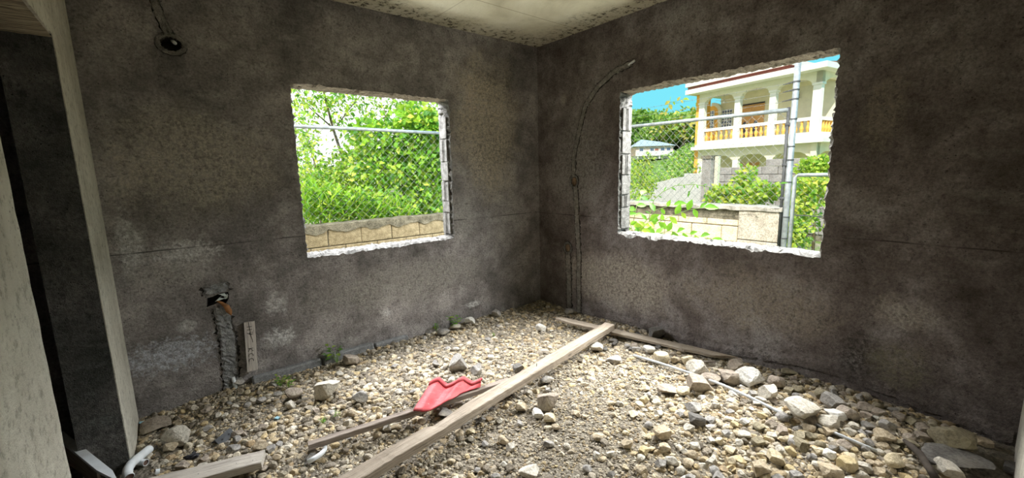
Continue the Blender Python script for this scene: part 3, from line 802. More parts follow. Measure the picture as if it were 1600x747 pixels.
# ------------------------------------------------------------------ stones
def ico(sub):
    bm = bmesh.new(); bmesh.ops.create_icosphere(bm, subdivisions=sub, radius=1.0); bm.verts.ensure_lookup_table()
    V = np.array([v.co[:] for v in bm.verts]); F = np.array([[v.index for v in f.verts] for f in bm.faces]); bm.free(); return V, F
ICO = {k: ico(k) for k in (1, 2, 3, 4)}
def rock_shape(sub, planes, seed, lo=.55, hi=.9, rough=.02, cubic=False):
    g = np.random.default_rng(seed); V, F = ICO[sub]; V = V.copy()
    N = g.normal(size=(planes, 3)); N /= np.linalg.norm(N, axis=1, keepdims=True)
    if cubic:                                                       # broken block: six rough faces plus a few chipped corners
        ax = np.concatenate([np.eye(3), -np.eye(3)])+g.normal(0, .30, (6, 3)); N = np.concatenate([ax/np.linalg.norm(ax, axis=1, keepdims=True), N])
    for i_, n_ in enumerate(N):
        d = g.uniform(.42, .72) if cubic and i_ < 6 else g.uniform(lo, hi); s_ = V @ n_; k = s_ > d; V[k] -= np.outer(s_[k]-d, n_)
    if rough:
        W = g.normal(size=(5, 3))*3.0; ph = g.uniform(0, 6, 5)
        V *= (1+rough*np.sin(V @ W.T+ph).sum(1)/2)[:, None]
        V += g.normal(0, rough*.25, V.shape)
    return V/np.abs(V).max(0), F
ROCKS = {}
def rock_mesh(kind, var):
    key = (kind, var)
    if key not in ROCKS:
        if kind == 'block': V, F = rock_shape(3, 8, 100+var, .58, .80, .03, True)
        elif kind == 'flat': V, F = rock_shape(3, 8, 200+var, .40, .75, .022)
        elif kind == 'round': V, F = rock_shape(3, 11, 300+var, .62, .92, .03)
        else: V, F = rock_shape(3, 12, 400+var, .55, .85, .03)
        ROCKS[key] = (V, F)
    return ROCKS[key]
def stone(px, py, wpx, kind, mat, label, asp=.75, hgt=.62, rot=None, sink=.30, group=None, cat='stone', lift=0.0):
    """px,py centre of the stone in the photograph, wpx its width there"""
    var = rnd.randrange(9); V, F = rock_mesh(kind, var)
    p = fp(px, py, 0.0); dist = np.dot(p-CAM, _f); w = wpx*dist/FPX/2
    h = w*hgt; p = fp(px, py, h*(1-sink))
    S = np.array([w, w*asp, h])
    me = np_mesh('stone', V*S, F, smooth=False)
    o = link('stone', me, SM[mat]); o.location = (p[0], p[1], float(fh(p[0], p[1]))+h*(1-sink)+lift)
    a = math.atan2(_r[1], _r[0]) + (rnd.uniform(-.35, .35) if rot is None else rot)
    o.rotation_euler = (rnd.uniform(-.12, .12), rnd.uniform(-.12, .12), a)
    return tag(o, label, cat, group)
STONES = [
 (511, 609, 38, 'block', 'pale', 'pale flat topped broken block piece between weeds and batten'),
 (563, 621, 28, 'rough', 'grey', 'rough grey lump just beyond the middle of the thin batten'),
 (714, 568, 34, 'block', 'grey', 'large grey angular stone beyond the red tile'),
 (746, 579, 21, 'block', 'grey', 'smaller grey stone beside the large angular one past the tile'),
 (548, 563, 26, 'rough', 'brown', 'brownish rubble lump beside the weed at the ledge end'),
 (694, 519, 22, 'flat', 'grey', 'grey flat slab among the weeds under the north window'),
 (735, 502, 16, 'block', 'white', 'pale upright stone against the north wall past the weeds'),
 (712, 511, 19, 'flat', 'pale', 'narrow pale slab leaning behind the weeds by the wall'),
 (589, 679, 15, 'round', 'tan', 'round tan stone touching the middle of the thin batten'),
 (604, 669, 15, 'block', 'pale', 'pale chipped stone standing next to the round tan one'),
 (594, 668, 13, 'round', 'tan', 'small tan stone half under the thin batten'),
 (694, 645, 30, 'flat', 'grey', 'flat grey stone in the gap between batten and beam'),
 (752, 656, 22, 'flat', 'dark', 'dark flat stone just below the long beam'),
 (454, 633, 18, 'rough', 'pale', 'pale rubble lump next to the weeds near the ledge'),
 (459, 616, 27, 'rough', 'brown', 'brown earthy lump by the weeds near the ledge'),
 (489, 707, 16, 'round', 'brown', 'reddish brown stone beside the curved white pipe'),
 (680, 569, 15, 'rough', 'grey', 'grey stone just short of the large angular grey one'),
 (856, 628, 36, 'block', 'brown', 'large square grey brown block on the fine gravel past the beam'),
 (816, 637, 18, 'block', 'tan', 'pale tan wedge between the beam and the square block'),
 (840, 647, 20, 'block', 'white', 'whitish stone leaning at the foot of the square block'),
 (860, 654, 19, 'block', 'cream', 'cream pointed stone in front of the square block'),
 (869, 668, 14, 'round', 'tan', 'small tan stone below the cream pointed one'),
 (932, 542, 22, 'block', 'pale', 'pale upright stone near the far end of the beam'),
 (961, 562, 27, 'flat', 'grey', 'grey wedge stone near the start of the grey conduit'),
 (846, 513, 19, 'rough', 'white', 'whitish lump in the far corner before the splintered board'),
 (1043, 608, 36, 'flat', 'brown', 'flat topped brown grey slab by the middle of the conduit'),
 (1069, 612, 22, 'rough', 'cream', 'cream lump next to the flat topped slab'),
 (1091, 600, 38, 'block', 'brown', 'chunky grey brown block sitting over the conduit'),
 (1090, 576, 32, 'block', 'pale', 'pale grey block under the splintered board end'),
 (1116, 592, 40, 'flat', 'brown', 'long flat stone leaning on the conduit'),
 (1014, 546, 19, 'round', 'white', 'rounded whitish stone touching the splintered board'),
 (1033, 559, 24, 'round', 'cream', 'rounded cream stone between board and conduit'),
 (1055, 563, 14, 'rough', 'tan', 'small tan lump between board and conduit'),
 (1074, 563, 18, 'block', 'cream', 'cream angular stone close to the board splinter'),
 (1152, 571, 24, 'block', 'brown', 'upright wedge stone at the tip of the splintered board'),
 (1173, 590, 38, 'block', 'white', 'big whitish square block near the east wall'),
 (1140, 588, 32, 'block', 'brown', 'brown block between the wedge and the whitish square block'),
 (990, 648, 19, 'flat', 'cream', 'flat cream stone alone on the fine gravel'),
 (1035, 678, 29, 'block', 'tan', 'tan angular stone at the edge of the coarse rubble'),
 (1089, 656, 27, 'block', 'dark', 'dark faced stone in the coarse rubble'),
 (1082, 637, 34, 'flat', 'grey', 'flat grey stone beyond the dark faced one'),
 (981, 695, 19, 'rough', 'tan', 'tan rough lump on the fine gravel edge'),
 (1039, 701, 20, 'block', 'tan', 'small tan block in front of the tan angular stone'),
 (828, 738, 36, 'flat', 'pale', 'pale flat block at the near edge beside the beam'),
 (786, 689, 20, 'round', 'tan', 'round tan stone close to the beam side'),
 (799, 700, 17, 'block', 'pale', 'pale pointed stone behind the pale flat block'),
 (937, 683, 22, 'flat', 'tan', 'flat tan stone alone in the fine gravel'),
 (1025, 521, 26, 'block', 'dark', 'dark grey stone at the foot of the east wall behind the board'),
 (855, 594, 25, 'flat', 'grey', 'flat bluish grey stone along the beam'),
 (809, 576, 20, 'block', 'dark', 'dark grey stone on the far side of the beam'),
 (1250, 637, 52, 'block', 'pale', 'big pale boulder with a brown face between the two conduits'),
 (1303, 629, 34, 'block', 'grey', 'grey pyramid shaped stone beyond the big pale boulder'),
 (1325, 646, 32, 'rough', 'brown', 'brown rough stone behind the small whitish wedge'),
 (1306, 649, 28, 'block', 'white', 'whitish wedge stone beside the big pale boulder'),
 (1297, 661, 32, 'rough', 'pale', 'pale pitted stone in front of the whitish wedge'),
 (1215, 598, 30, 'rough', 'brown', 'brown stone by the east wall past the whitish block'),
 (1203, 615, 30, 'block', 'pale', 'pale stone with slanted top near the conduit end'),
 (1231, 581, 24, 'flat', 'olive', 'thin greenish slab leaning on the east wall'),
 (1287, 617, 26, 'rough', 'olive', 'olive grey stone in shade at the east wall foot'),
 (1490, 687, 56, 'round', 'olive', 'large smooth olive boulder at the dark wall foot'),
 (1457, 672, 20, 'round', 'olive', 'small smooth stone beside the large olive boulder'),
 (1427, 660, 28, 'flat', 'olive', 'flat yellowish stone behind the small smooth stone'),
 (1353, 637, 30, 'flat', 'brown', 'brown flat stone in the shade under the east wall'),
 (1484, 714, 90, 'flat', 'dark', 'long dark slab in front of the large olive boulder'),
 (1482, 734, 36, 'block', 'pale', 'pale stone in front of the long dark slab'),
 (1398, 722, 30, 'round', 'cream', 'cream stone near the dead branch'),
 (1189, 734, 30, 'block', 'tan', 'tan angular stone near the picture edge in coarse rubble'),
 (1212, 716, 28, 'block', 'cream', 'cream angular stone in the coarse rubble'),
 (1380, 683, 32, 'rough', 'tan', 'tan rubble lump beside the buried conduit'),
 (1322, 726, 30, 'round', 'yellow', 'yellow ochre stone in the coarse rubble'),
 (1298, 737, 34, 'block', 'tan', 'tan block below the yellow ochre stone'),
 (242, 667, 54, 'flat', 'brown', 'flat grey brown slab by the doorway corner'),
 (278, 683, 42, 'rough', 'pale', 'pale crumbly lump in front of the flat slab by the doorway'),
 (265, 700, 24, 'round', 'tan', 'tan stone between the crumbly lump and bent pipe'),
 (406, 697, 24, 'rough', 'tan', 'tan stone behind the end of the pale board'),
 (372, 597, 20, 'rough', 'grey', 'grey rubble lump at the foot of the patched chase'),
 (775, 490, 16, 'block', 'grey', 'grey stone against the north wall near the corner'),
 (890, 487, 15, 'rough', 'grey', 'grey lump at the foot of the tall mortar chase'),
 (1580, 733, 26, 'round', 'dark', 'black stone against the south wall foot'),
]
for s_ in STONES:
    k = dict(asp=.8, hgt=.70)
    if s_[3] == 'flat': k = dict(asp=.85, hgt=.42)
    if s_[3] == 'flat' and s_[2] > 50: k = dict(asp=.8, hgt=.24)
    if s_[3] == 'block': k = dict(asp=.88, hgt=.74)
    stone(*s_, sink=.12, lift=.004, **k)
USED = [(s_[0], s_[1], s_[2]) for s_ in STONES]

# the loose lumps between them: three looks, each in its own part of the floor
SEEN_LABELS = {}
PREP = re.compile(r' (?:between|beside|by|beyond|past|among|against|leaning|touching|standing|half|in|just|next|sitting|alone|near|over|under|at|close|of|with|behind|below|to|on|along|before) ')
def short_ref(label):
    return 'the '+PREP.split(label)[0]
REFS = [(s_[0], s_[1], short_ref(s_[5])) for s_ in STONES]
_cnt = {}
for q in REFS: _cnt[q[2]] = _cnt.get(q[2], 0)+1
REFS = [q for q in REFS if _cnt[q[2]] == 1 and len(q[2].split()) <= 6]
ORD = ['', 'second ', 'third ', 'fourth ', 'fifth ', 'sixth ', 'seventh ', 'eighth ', 'ninth ']
WORD = {'block': 'angular', 'rough': 'knobbly', 'round': 'rounded', 'flat': 'flat'}
def loose(n, box, size, mats, noun, group, avoid=26):
    """lumps too many to place by hand; each label says its look and which way it lies from a named stone"""
    k = 0; tries = 0; made = []
    while k < n and tries < n*30:
        tries += 1
        px, py = rnd.uniform(*box[:2]), rnd.uniform(*box[2:])
        if any(abs(px-a) < (w+avoid)/2 and abs(py-b) < (w*.6+avoid*.6)/2 for a, b, w in USED): continue
        q = fp(px, py)
        if q[0] > -.06 or q[1] > -.06 or q[1] < -3.34 or q[0] < -3.36: continue
        bx_ = 545+(py-747)*(950-545)/(508-747)                       # keep off the lumber
        if abs(px-bx_) < 45-(747-py)*.10 and py > 500: continue
        if 470 < px < 770 and abs(py-(690-(px-480)*.31)) < 14: continue
        w = rnd.uniform(*size)*(.55+.9*(py-470)/280)
        USED.append((px, py, w)); k += 1; made.append((px, py, w, rnd.choice(['block', 'rough', 'rough', 'round', 'block']), rnd.choice(mats)))
    keyed = {}
    for c in made:
        rx, ry, ref = min(REFS, key=lambda r: math.hypot(r[0]-c[0], (r[1]-c[1])*1.6))
        dx, dy = c[0]-rx, (c[1]-ry)*1.6
        way = ('on the east side of' if dx > 0 else 'on the west side of') if abs(dx) > abs(dy) else ('in front of' if dy > 0 else 'beyond')
        keyed.setdefault((c[4], WORD[c[3]], noun, way, ref), []).append((math.hypot(dx, dy), c))
    for key, lst in keyed.items():
        lst.sort(key=lambda e: e[0])
        for i, (_, c) in enumerate(lst):
            lab = ORD[min(i, 8)]+'%s %s %s %s %s' % key
            stone(c[0], c[1], c[2], c[3], c[4], lab, .8, .68, rnd.uniform(-1.5, 1.5), .35, group)
loose(120, (1000, 1420, 600, 760), (9, 17), ['cream', 'tan', 'pale', 'cream', 'pale', 'grey', 'yellow', 'white', 'grey'], 'limestone lump', 'lumps in the coarse rubble heap', 4)
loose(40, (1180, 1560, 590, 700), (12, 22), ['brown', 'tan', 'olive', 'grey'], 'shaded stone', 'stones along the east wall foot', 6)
loose(16, (925, 1085, 500, 548), (12, 20), ['dark', 'dark', 'brown', 'grey'], 'rubble lump', 'rubble behind the splintered board', 2)
loose(60, (380, 900, 480, 620), (9, 15), ['pale', 'grey', 'cream', 'tan'], 'small stone', 'stones below the north window', 8)
loose(45, (230, 560, 590, 745), (8, 15), ['pale', 'grey', 'tan', 'brown'], 'small pebble stone', 'stones near the doorway', 8)
loose(40, (700, 1000, 560, 760), (8, 14), ['cream', 'tan', 'grey', 'pale'], 'little stone', 'stones on the fine gravel', 10)

# ------------------------------------------------------------------ gravel: tens of thousands of pebbles, joined
def pebbles(n, sub, rlo, rhi, seed, dens=None, power=2.0):
    g = np.random.default_rng(seed); P = []
    while sum(len(q) for q in P) < n:
        x = g.uniform(-3.40, -.005, n*2); y = g.uniform(-3.3, -.005, n*2)
        # only what the window of view could show
        d0 = (x-CAM[0])*_f[0]+(y-CAM[1])*_f[1]
        ok = d0 > 1.1
        ok &= ~((x < -3.33) & (y < -.6))
        if dens is not None: ok &= g.random(len(x)) < dens(x, y)
        P.append(np.stack([x[ok], y[ok]], 1))
    P = np.concatenate(P)[:n]
    rad = rlo+(rhi-rlo)*g.random(n)**power
    shapes = [rock_shape(sub, 7, seed*50+k, .55, .9, .03 if sub > 1 else .05)[0] for k in range(12)]; F0 = ICO[sub][1]
    S = np.stack(shapes)[g.integers(0, 12, n)]
    S = S*(rad[:, None]*np.stack([g.uniform(.8, 1.25, n), g.uniform(.7, 1.05, n), g.uniform(.5, .85, n)], 1))[:, None, :]
    a = g.uniform(0, 6.283, n); tx = g.normal(0, .3, n)
    c, s_ = np.cos(tx)[:, None], np.sin(tx)[:, None]
    y_, z_ = S[:, :, 1]*c-S[:, :, 2]*s_, S[:, :, 1]*s_+S[:, :, 2]*c
    ca, sa = np.cos(a)[:, None], np.sin(a)[:, None]
    X_ = S[:, :, 0]*ca-y_*sa+P[:, :1]; Y_ = S[:, :, 0]*sa+y_*ca+P[:, 1:]
    Z_ = z_+(fh(P[:, 0], P[:, 1])+rad*g.uniform(-.25, .35, n))[:, None]
    V = np.stack([X_, Y_, Z_], 2).reshape(-1, 3); nv = S.shape[1]
    F = (F0[None]+(np.arange(n)*nv)[:, None, None]).reshape(-1, 3)
    pal = np.array([(.60, .53, .41), (.51, .43, .30), (.41, .375, .32), (.31, .285, .255), (.66, .62, .53), (.57, .47, .29), (.71, .69, .64), (.21, .19, .165), (.42, .33, .22), (.48, .45, .405)])
    wy = np.array([.18, .15, .10, .07, .13, .10, .05, .06, .07, .09]); wg = np.array([.08, .06, .20, .18, .10, .02, .07, .12, .04, .13])
    yel = np.clip(.55+.5*np.sin(1.7*P[:, 0]+.6)*np.cos(1.9*P[:, 1]+.8)+.45*np.exp(-((P[:, 0]+.6)**2+(P[:, 1]+.5)**2)/.5)+.3*np.exp(-((P[:, 0]+.8)**2+(P[:, 1]+2.7)**2)/.4)-.6*np.exp(-((P[:, 0]+1.7)**2+(P[:, 1]+2.1)**2)/.35)-.5*np.exp(-((P[:, 0]+3.2)**2+(P[:, 1]+.3)**2)/.2), 0, 1)
    iy = g.choice(10, n, p=wy/wy.sum()); ig = g.choice(10, n, p=wg/wg.sum())
    idx = np.where(g.random(n) < yel, iy, ig)
    col = pal[idx]*g.uniform(.70, 1.15, (n, 1))*(1.0 if sub > 1 else .80)*np.array([1.05, 1.0, .90])
    return V, F, np.repeat(col, nv, 0)
coarse = lambda x, y: np.clip(.32+.75*np.exp(-((x+.85)/.75)**2-((y+2.75)/.75)**2)+.45*np.exp(-((x+1.9)/.8)**2-((y+.7)/.5)**2)+.3*np.exp(-((x+2.6)/.6)**2-((y+.8)/.4)**2)-.5*np.exp(-((x+1.5)/.55)**2-((y+2.0)/.6)**2), 0.03, 1)
for nm, args, lab in (('coarse_gravel', (11000, 2, .009, .029, 1, coarse, 1.8), 'coarse tan and grey limestone gravel covering the floor'),
                      ('fine_gravel', (60000, 1, .004, .0115, 2, None, 1.8), 'fine grit and pebbles between the coarse gravel stones')):
    V, F, c = pebbles(*args)
    o = link(nm, np_mesh(nm, V, F, c, smooth=False), M_gravel, None, 'stuff'); tag(o, lab, 'gravel')

# ------------------------------------------------------------------ leaves and plants
def leaf_mesh_arrays(P, D, N, L, W, col, droop=.18):
    """P base points, D directions, N normals (n,3); L, W sizes (n,)"""
    D = D/np.linalg.norm(D, axis=1, keepdims=True)
    N = N-(N*D).sum(1, keepdims=True)*D; N /= np.linalg.norm(N, axis=1, keepdims=True)+1e-9
    S = np.cross(D, N); L = L[:, None]; W = W[:, None]
    b = P; mid = P+D*L*.45; tip = P+D*L-N*L*droop
    le = mid+S*W*.5+N*L*.07; ri = mid-S*W*.5+N*L*.07
    V = np.stack([b, le, tip, ri, mid], 1).reshape(-1, 3); n = len(P)
    f = np.array([(0, 4, 1), (1, 4, 2), (0, 3, 4), (3, 2, 4)])
    F = (f[None]+(np.arange(n)*5)[:, None, None]).reshape(-1, 3)
    return V, F, np.repeat(col, 5, 0)
GREENS = np.array([(.20, .36, .03), (.15, .30, .03), (.28, .42, .05), (.09, .22, .03), (.36, .44, .06), (.24, .38, .06)])
def blob_leaves(g, blobs, pal, wts=None):
    """blobs: (centre, radii, n, leaf length, width ratio, upright) -> arrays"""
    out = []; off = 0
    for c, rad, n, ln, wr_, up in blobs:
        q = g.normal(size=(n, 3)); q /= np.linalg.norm(q, axis=1, keepdims=True); q *= (g.random((n, 1))**.45)
        P = np.array(c)+q*np.array(rad)
        D = q*.6+g.normal(0, .6, (n, 3)); D[:, 2] += up
        N = g.normal(0, .5, (n, 3))+np.array([-.5, -.6, .7])
        L = ln*g.uniform(.6, 1.25, n); ci = g.choice(len(pal), n, p=wts)
        col = pal[ci]*g.uniform(.7, 1.2, (n, 1))
        V, F, C = leaf_mesh_arrays(P, D, N, L, L*wr_, col, .2)
        out.append((V, F+off, C)); off += len(V)
    return [np.concatenate([o[i] for o in out]) for i in range(3)]
def plant(name, base, blobs, stems, label, cat, pal=GREENS, wts=None, seed=1, group=None, stem_mat=None):
    g = np.random.default_rng(seed); base = np.array(base, float)
    o = empty(name, tuple(base))
    V, F, C = blob_leaves(g, blobs, pal, wts)
    link('foliage', np_mesh('foliage', V-base, F, C), M_leaf, o, 'stuff')
    if stems:
        mb = MB()
        for pts, r0 in stems:
            pts = [np.array(q)-base for q in pts]; n = len(pts)
            mb.tube(pts, [r0*(1-.75*i/max(1, n-1)) for i in range(n)], 6)
        mb.build('stem', stem_mat or M_twig, o, True)
    return tag(o, label, cat, group)

# ------------------------------------------------------------------ outside, north: low block wall, fence, thicket
ground = MB()
gg = []
M_ground = Mat('weedy_earth'); _n = M_ground.noise(1.2, 6, .7); _f2 = M_ground.noise(14, 5, .7)
M_ground = M_ground.out(M_ground.mix(M_ground.rng(_n, .42, .58), M_ground.ramp(_f2, [(.3, (.20, .17, .11)), (.7, (.44, .39, .28))]), (.14, .22, .05)), .95, _f2, .03)
gx = np.concatenate([np.linspace(-40, -6, 12), np.linspace(-5, 12, 60), np.linspace(14, 60, 20)])
gy = np.concatenate([np.linspace(-30, -5, 12), np.linspace(-4, 12, 60), np.linspace(14, 90, 24)])
X, Y = np.meshgrid(gx, gy); Z = -.30+.06*np.sin(X*.9)*np.cos(Y*1.1)
ins = (X > -5.6) & (X < .4) & (Y > -3.9) & (Y < .4); Z[ins] = -.5
b0 = (np.arange(len(gy)-1)[:, None]*len(gx)+np.arange(len(gx)-1)).ravel()
link('ground', np_mesh('ground', np.stack([X.ravel(), Y.ravel(), Z.ravel()], 1), np.stack([b0, b0+1, b0+1+len(gx), b0+len(gx)], 1), smooth=True), M_ground, None, 'structure')

def block(parent, x0, x1, y0, y1, z0, z1, mat, seed, shared={}):
    r = random.Random(seed); j = lambda: r.uniform(-.003, .003)
    key = (round(x1-x0, 3), round(y1-y0, 3), round(z1-z0, 3), mat.name)
    if key not in shared:
        a, b, c = (x1-x0)/2, (y1-y0)/2, (z1-z0)/2
        me = MB().box(-a, a, -b, b, -c, c).mesh('block', bevel=.008); me.materials.append(mat); shared[key] = me
    o = bpy.data.objects.new('block', shared[key]); COL.objects.link(o); o.parent = parent
    o.location = ((x0+x1)/2+j(), (y0+y1)/2+j(), (z0+z1)/2); return o
bw = empty('north_boundary_wall', (-1.0, 1.97, -.3))
MB().box(-2.5, 2.0, -.055, .055, 0, 1.20).build('mortar_core', M_cap, bw)
xj = float(at(513.7, 378, 1, 1.9)[0])
for row, (za, zb) in enumerate(((.966, 1.166), (.756, .956))):
    x = xj-.4*6+.2*row+1.0
    while x < 2.0:
        block(bw, x+.004, x+.396, -.07, .07, za, zb, M_block, int(x*100)+row); x += .4
mb = MB(); V = []
for i in range(90):
    x = -2.5+i*4.5/89; r = random.Random(i); z = 1.236+r.gauss(0, .004); l = 1.135+.02*math.sin(i*.9)+r.gauss(0, .008)
    V += [(x, -.078-r.random()*.004, l), (x, -.080, z-.01), (x, -.06, z), (x, .07, z+.002), (x, .078, l)]
mb.add(V, [(i*5+k, (i+1)*5+k, (i+1)*5+k+1, i*5+k+1) for i in range(89) for k in range(4)])
mb.build('coping', M_cap, bw)
tag(bw, 'low mossy sand block boundary wall outside the north window', 'wall')

def chain_link(mb, u0, u1, v0, v1, fm, pitch=.085, r=.0015):
    """diamond mesh of crossing wires clipped to a rectangle"""
    for sgn in (1, -1):
        k = (u0-(v1-v0)) if sgn > 0 else u0
        c = u0-(v1-v0)
        while c < u1+(v1-v0):
            if sgn > 0: a0, a1 = max(u0, c), min(u1, c+(v1-v0)); pts = [(a, v0+(a-c)) for a in (a0, a1)]
            else: a0, a1 = max(u0, c), min(u1, c+(v1-v0)); pts = [(a, v1-(a-c)) for a in (a0, a1)]
            if a1-a0 > .02: mb.tube([fm(pts[0][0], pts[0][1], sgn*.003), fm(pts[1][0], pts[1][1], sgn*.003)], r, 4)
            c += pitch*1.15
fn = empty('north_fence', (-1.0, 1.95, .93))
MB().tube([(-1.6, 0, 1.13), (-.3, 0, 1.135), (1.6, 0, 1.13)], .021, 12).build('top_rail', M_steel, fn, True)
for x in (-1.55, 1.2): MB().tube([(x, 0, -.02), (x, 0, 1.16)], .022, 12).build('post', M_steel, fn, True)
mb = MB(); chain_link(mb, -1.5, 1.15, .02, 1.12, lambda u, v, w: (u, w, v)); mb.build('chain_link_mesh', M_wire, fn, kind='stuff')
tag(fn, 'chain link fence with steel top rail on the mossy block wall', 'fence')

def pxp(px, py, axis, val): return tuple(at(px, py, axis, val))
LP = np.array([(.30, .55, .04), (.20, .45, .04), (.44, .62, .06), (.12, .32, .04), (.56, .66, .09), (.06, .20, .03)])
def bl(px, py, yv, rx, ry, rz, n, ln, wr_=.6, up=0.0): return (pxp(px, py, 1, yv), (rx, ry, rz), n, ln, wr_, up)
plant('climbing_vine_thicket', pxp(640, 345, 1, 2.9)[:2]+(-.3,), [
    bl(600, 215, 2.9, .45, .45, .35, 620, .10, .75), bl(655, 200, 2.8, .42, .4, .42, 760, .11, .8), bl(685, 235, 2.7, .25, .3, .55, 560, .12, .8),
    bl(640, 260, 2.8, .55, .4, .35, 950, .10, .75), bl(585, 265, 3.0, .40, .4, .30, 620, .095, .7), bl(665, 310, 2.7, .40, .35, .40, 700, .10, .7), bl(560, 205, 3.1, .22, .3, .12, 160, .09, .7)],
    [([pxp(640, 345, 1, 2.9)[:2]+(-.3,), pxp(630, 300, 1, 2.9), pxp(620, 220, 1, 2.9), pxp(600, 170, 1, 2.9)], .02),
     ([pxp(640, 345, 1, 2.9)[:2]+(-.3,), pxp(660, 300, 1, 2.8), pxp(680, 200, 1, 2.8)], .018)],
    'dense climbing vine thicket with broad leaves filling the north window', 'bush', LP, [.28, .24, .2, .12, .1, .06], 21)
plant('long_grass_clump', pxp(520, 345, 1, 2.6)[:2]+(-.3,), [
    bl(510, 330, 2.6, .45, .3, .18, 480, .22, .11, .7), bl(575, 332, 2.6, .45, .3, .18, 480, .20, .12, .7), bl(620, 335, 2.5, .3, .25, .16, 260, .18, .14, .6), bl(490, 310, 2.8, .25, .3, .16, 200, .18, .18, .4), bl(540, 312, 2.55, .55, .2, .2, 420, .085, .5, .1)],
    None, 'clump of long bladed grass behind the mossy block wall', 'grass', LP, [.3, .2, .22, .12, .1, .06], 22)
plant('pale_shrub', pxp(500, 345, 1, 3.4)[:2]+(-.3,), [
    bl(500, 285, 3.4, .5, .5, .34, 800, .085, .5, .1), bl(475, 225, 3.3, .22, .4, .7, 360, .09, .45, .1), bl(545, 280, 3.5, .5, .4, .4, 800, .08, .5), bl(560, 245, 3.6, .35, .4, .25, 450, .085, .6)],
    [([pxp(500, 345, 1, 3.4)[:2]+(-.3,), pxp(495, 270, 1, 3.4), pxp(475, 190, 1, 3.3)], .015)],
    'pale yellow green shrub with small leaves behind the grass clump', 'bush', LP, [.2, .1, .32, .06, .28, .04], 23)
tb_ = pxp(545, 345, 1, 5.0)
plant('open_branched_tree', tb_[:2]+(-.3,), [
    bl(475, 160, 5, .45, .6, .35, 170, .11, .42, -.2), bl(520, 170, 5, .55, .6, .35, 160, .11, .4, -.2), bl(550, 160, 5, .5, .6, .4, 170, .11, .4, -.2), bl(600, 165, 5, .6, .6, .3, 170, .11, .4, -.2),
    bl(650, 165, 5, .6, .6, .22, 200, .11, .4, -.2), bl(500, 140, 5, .8, .6, .3, 170, .11, .4, -.2), bl(480, 215, 5, .25, .6, .4, 60, .1, .4, -.1), bl(530, 235, 5, .5, .5, .3, 70, .1, .4, -.1)],
    [([tb_[:2]+(-.3,), pxp(540, 260, 1, 5), pxp(520, 200, 1, 5), pxp(505, 140, 1, 5), pxp(498, 100, 1, 5)], .035), ([pxp(520, 200, 1, 5), pxp(480, 165, 1, 5), pxp(455, 130, 1, 5)], .014),
     ([pxp(540, 250, 1, 5), pxp(590, 190, 1, 5), pxp(640, 160, 1, 5), pxp(680, 130, 1, 5)], .016), ([pxp(520, 205, 1, 5), pxp(550, 165, 1, 5), pxp(580, 130, 1, 5)], .012)],
    'open branched tree with sparse leaves against the white sky', 'tree', LP, [.3, .2, .25, .08, .12, .05], 24)
for k, (px, py, yv, lab) in enumerate(((490, 300, 8.0, 'bushy shrub far behind the pale shrub'), (590, 290, 8.5, 'bushy shrub far behind the grass clump'), (680, 270, 8.0, 'bushy shrub far behind the vine thicket'))):
    plant('background_shrub', pxp(px, 345, 1, yv)[:2]+(-.3,), [bl(px, py, yv, 1.2, .7, .8, 700, .14, .6), bl(px+20, py+30, yv, 1.2, .7, .6, 500, .14, .6)], [([pxp(px, 345, 1, yv)[:2]+(-.3,), pxp(px, py, 1, yv)], .03)], lab, 'bush', LP, [.3, .25, .2, .1, .1, .05], 30+k)

for x, yv, lab, sd in ((-2.9, 4.2, 'leafy shrub standing west of the pale shrub outside', 61), (-4.2, 5.5, 'tall leafy shrub at the west end of the outside thicket', 62)):
    plant('outer_shrub', (x, yv, -.3), [((x, yv, 1.0), (.75, .7, .9), 900, .10, .55, .1), ((x+.4, yv, .5), (.7, .6, .6), 600, .12, .4, .2), ((x, yv, 2.2), (.6, .6, .6), 400, .10, .5, 0)], [([(x, yv, -.3), (x, yv, .8), (x+.1, yv, 2.2)], .03)], lab, 'bush', LP, [.3, .2, .25, .1, .1, .05], sd)

# ------------------------------------------------------------------ outside, east: low wall with coping, fence, post, gate
ew = empty('east_boundary_wall', (2.47, .5, -.3))
ye = -1.55-.5; yp = float(at(1153, 350, 0, 2.4)[1])-.5
MB().box(-.045, .06, ye+.02, 3.0, 0, 1.26).build('mortar_core', M_cap, ew)
y = yp+.004; row = 0
for row, (za, zb) in enumerate(((1.055, 1.13), (.85, 1.045), (.645, .84))):
    y = yp+.004-(.2 if row == 1 else 0); y = max(y, yp+.004)
    first = True
    while y < 3.0:
        w = .196 if (first and row == 1) else .396
        block(ew, -.062, .062, y, y+w, za, zb, M_block2, int(y*100)+row); y += w+.008; first = False
for k, (za, zb) in enumerate(((.40, .64), (.648, .888), (.896, 1.262))):
    block(ew, -.085, .11, ye, yp-.004, za, zb, M_pillar, k+50)
mb = MB(); V = []
for i in range(80):
    y = ye-.02+i*(3.0-ye)/79; r = random.Random(i+400); z = 1.318+r.gauss(0, .003); l = 1.262+r.gauss(0, .004)
    V += [(-.10-r.random()*.008, y, l), (-.105-r.random()*.006, y, z-.012), (-.08, y, z), (.10, y, z+.003), (.105, y, l)]
mb.add(V, [(i*5+k, (i+1)*5+k, (i+1)*5+(k+1) % 5, i*5+(k+1) % 5) for i in range(79) for k in range(5)]+[(4, 3, 2, 1, 0)])
mb.build('coping', M_cap2, ew)
MB().box(-.02, .05, ye-.045, ye-.005, 0, 1.25).build('end_render', M_block2, ew)
tag(ew, 'low cream block wall with pale coping and end pillar outside the east window', 'wall')

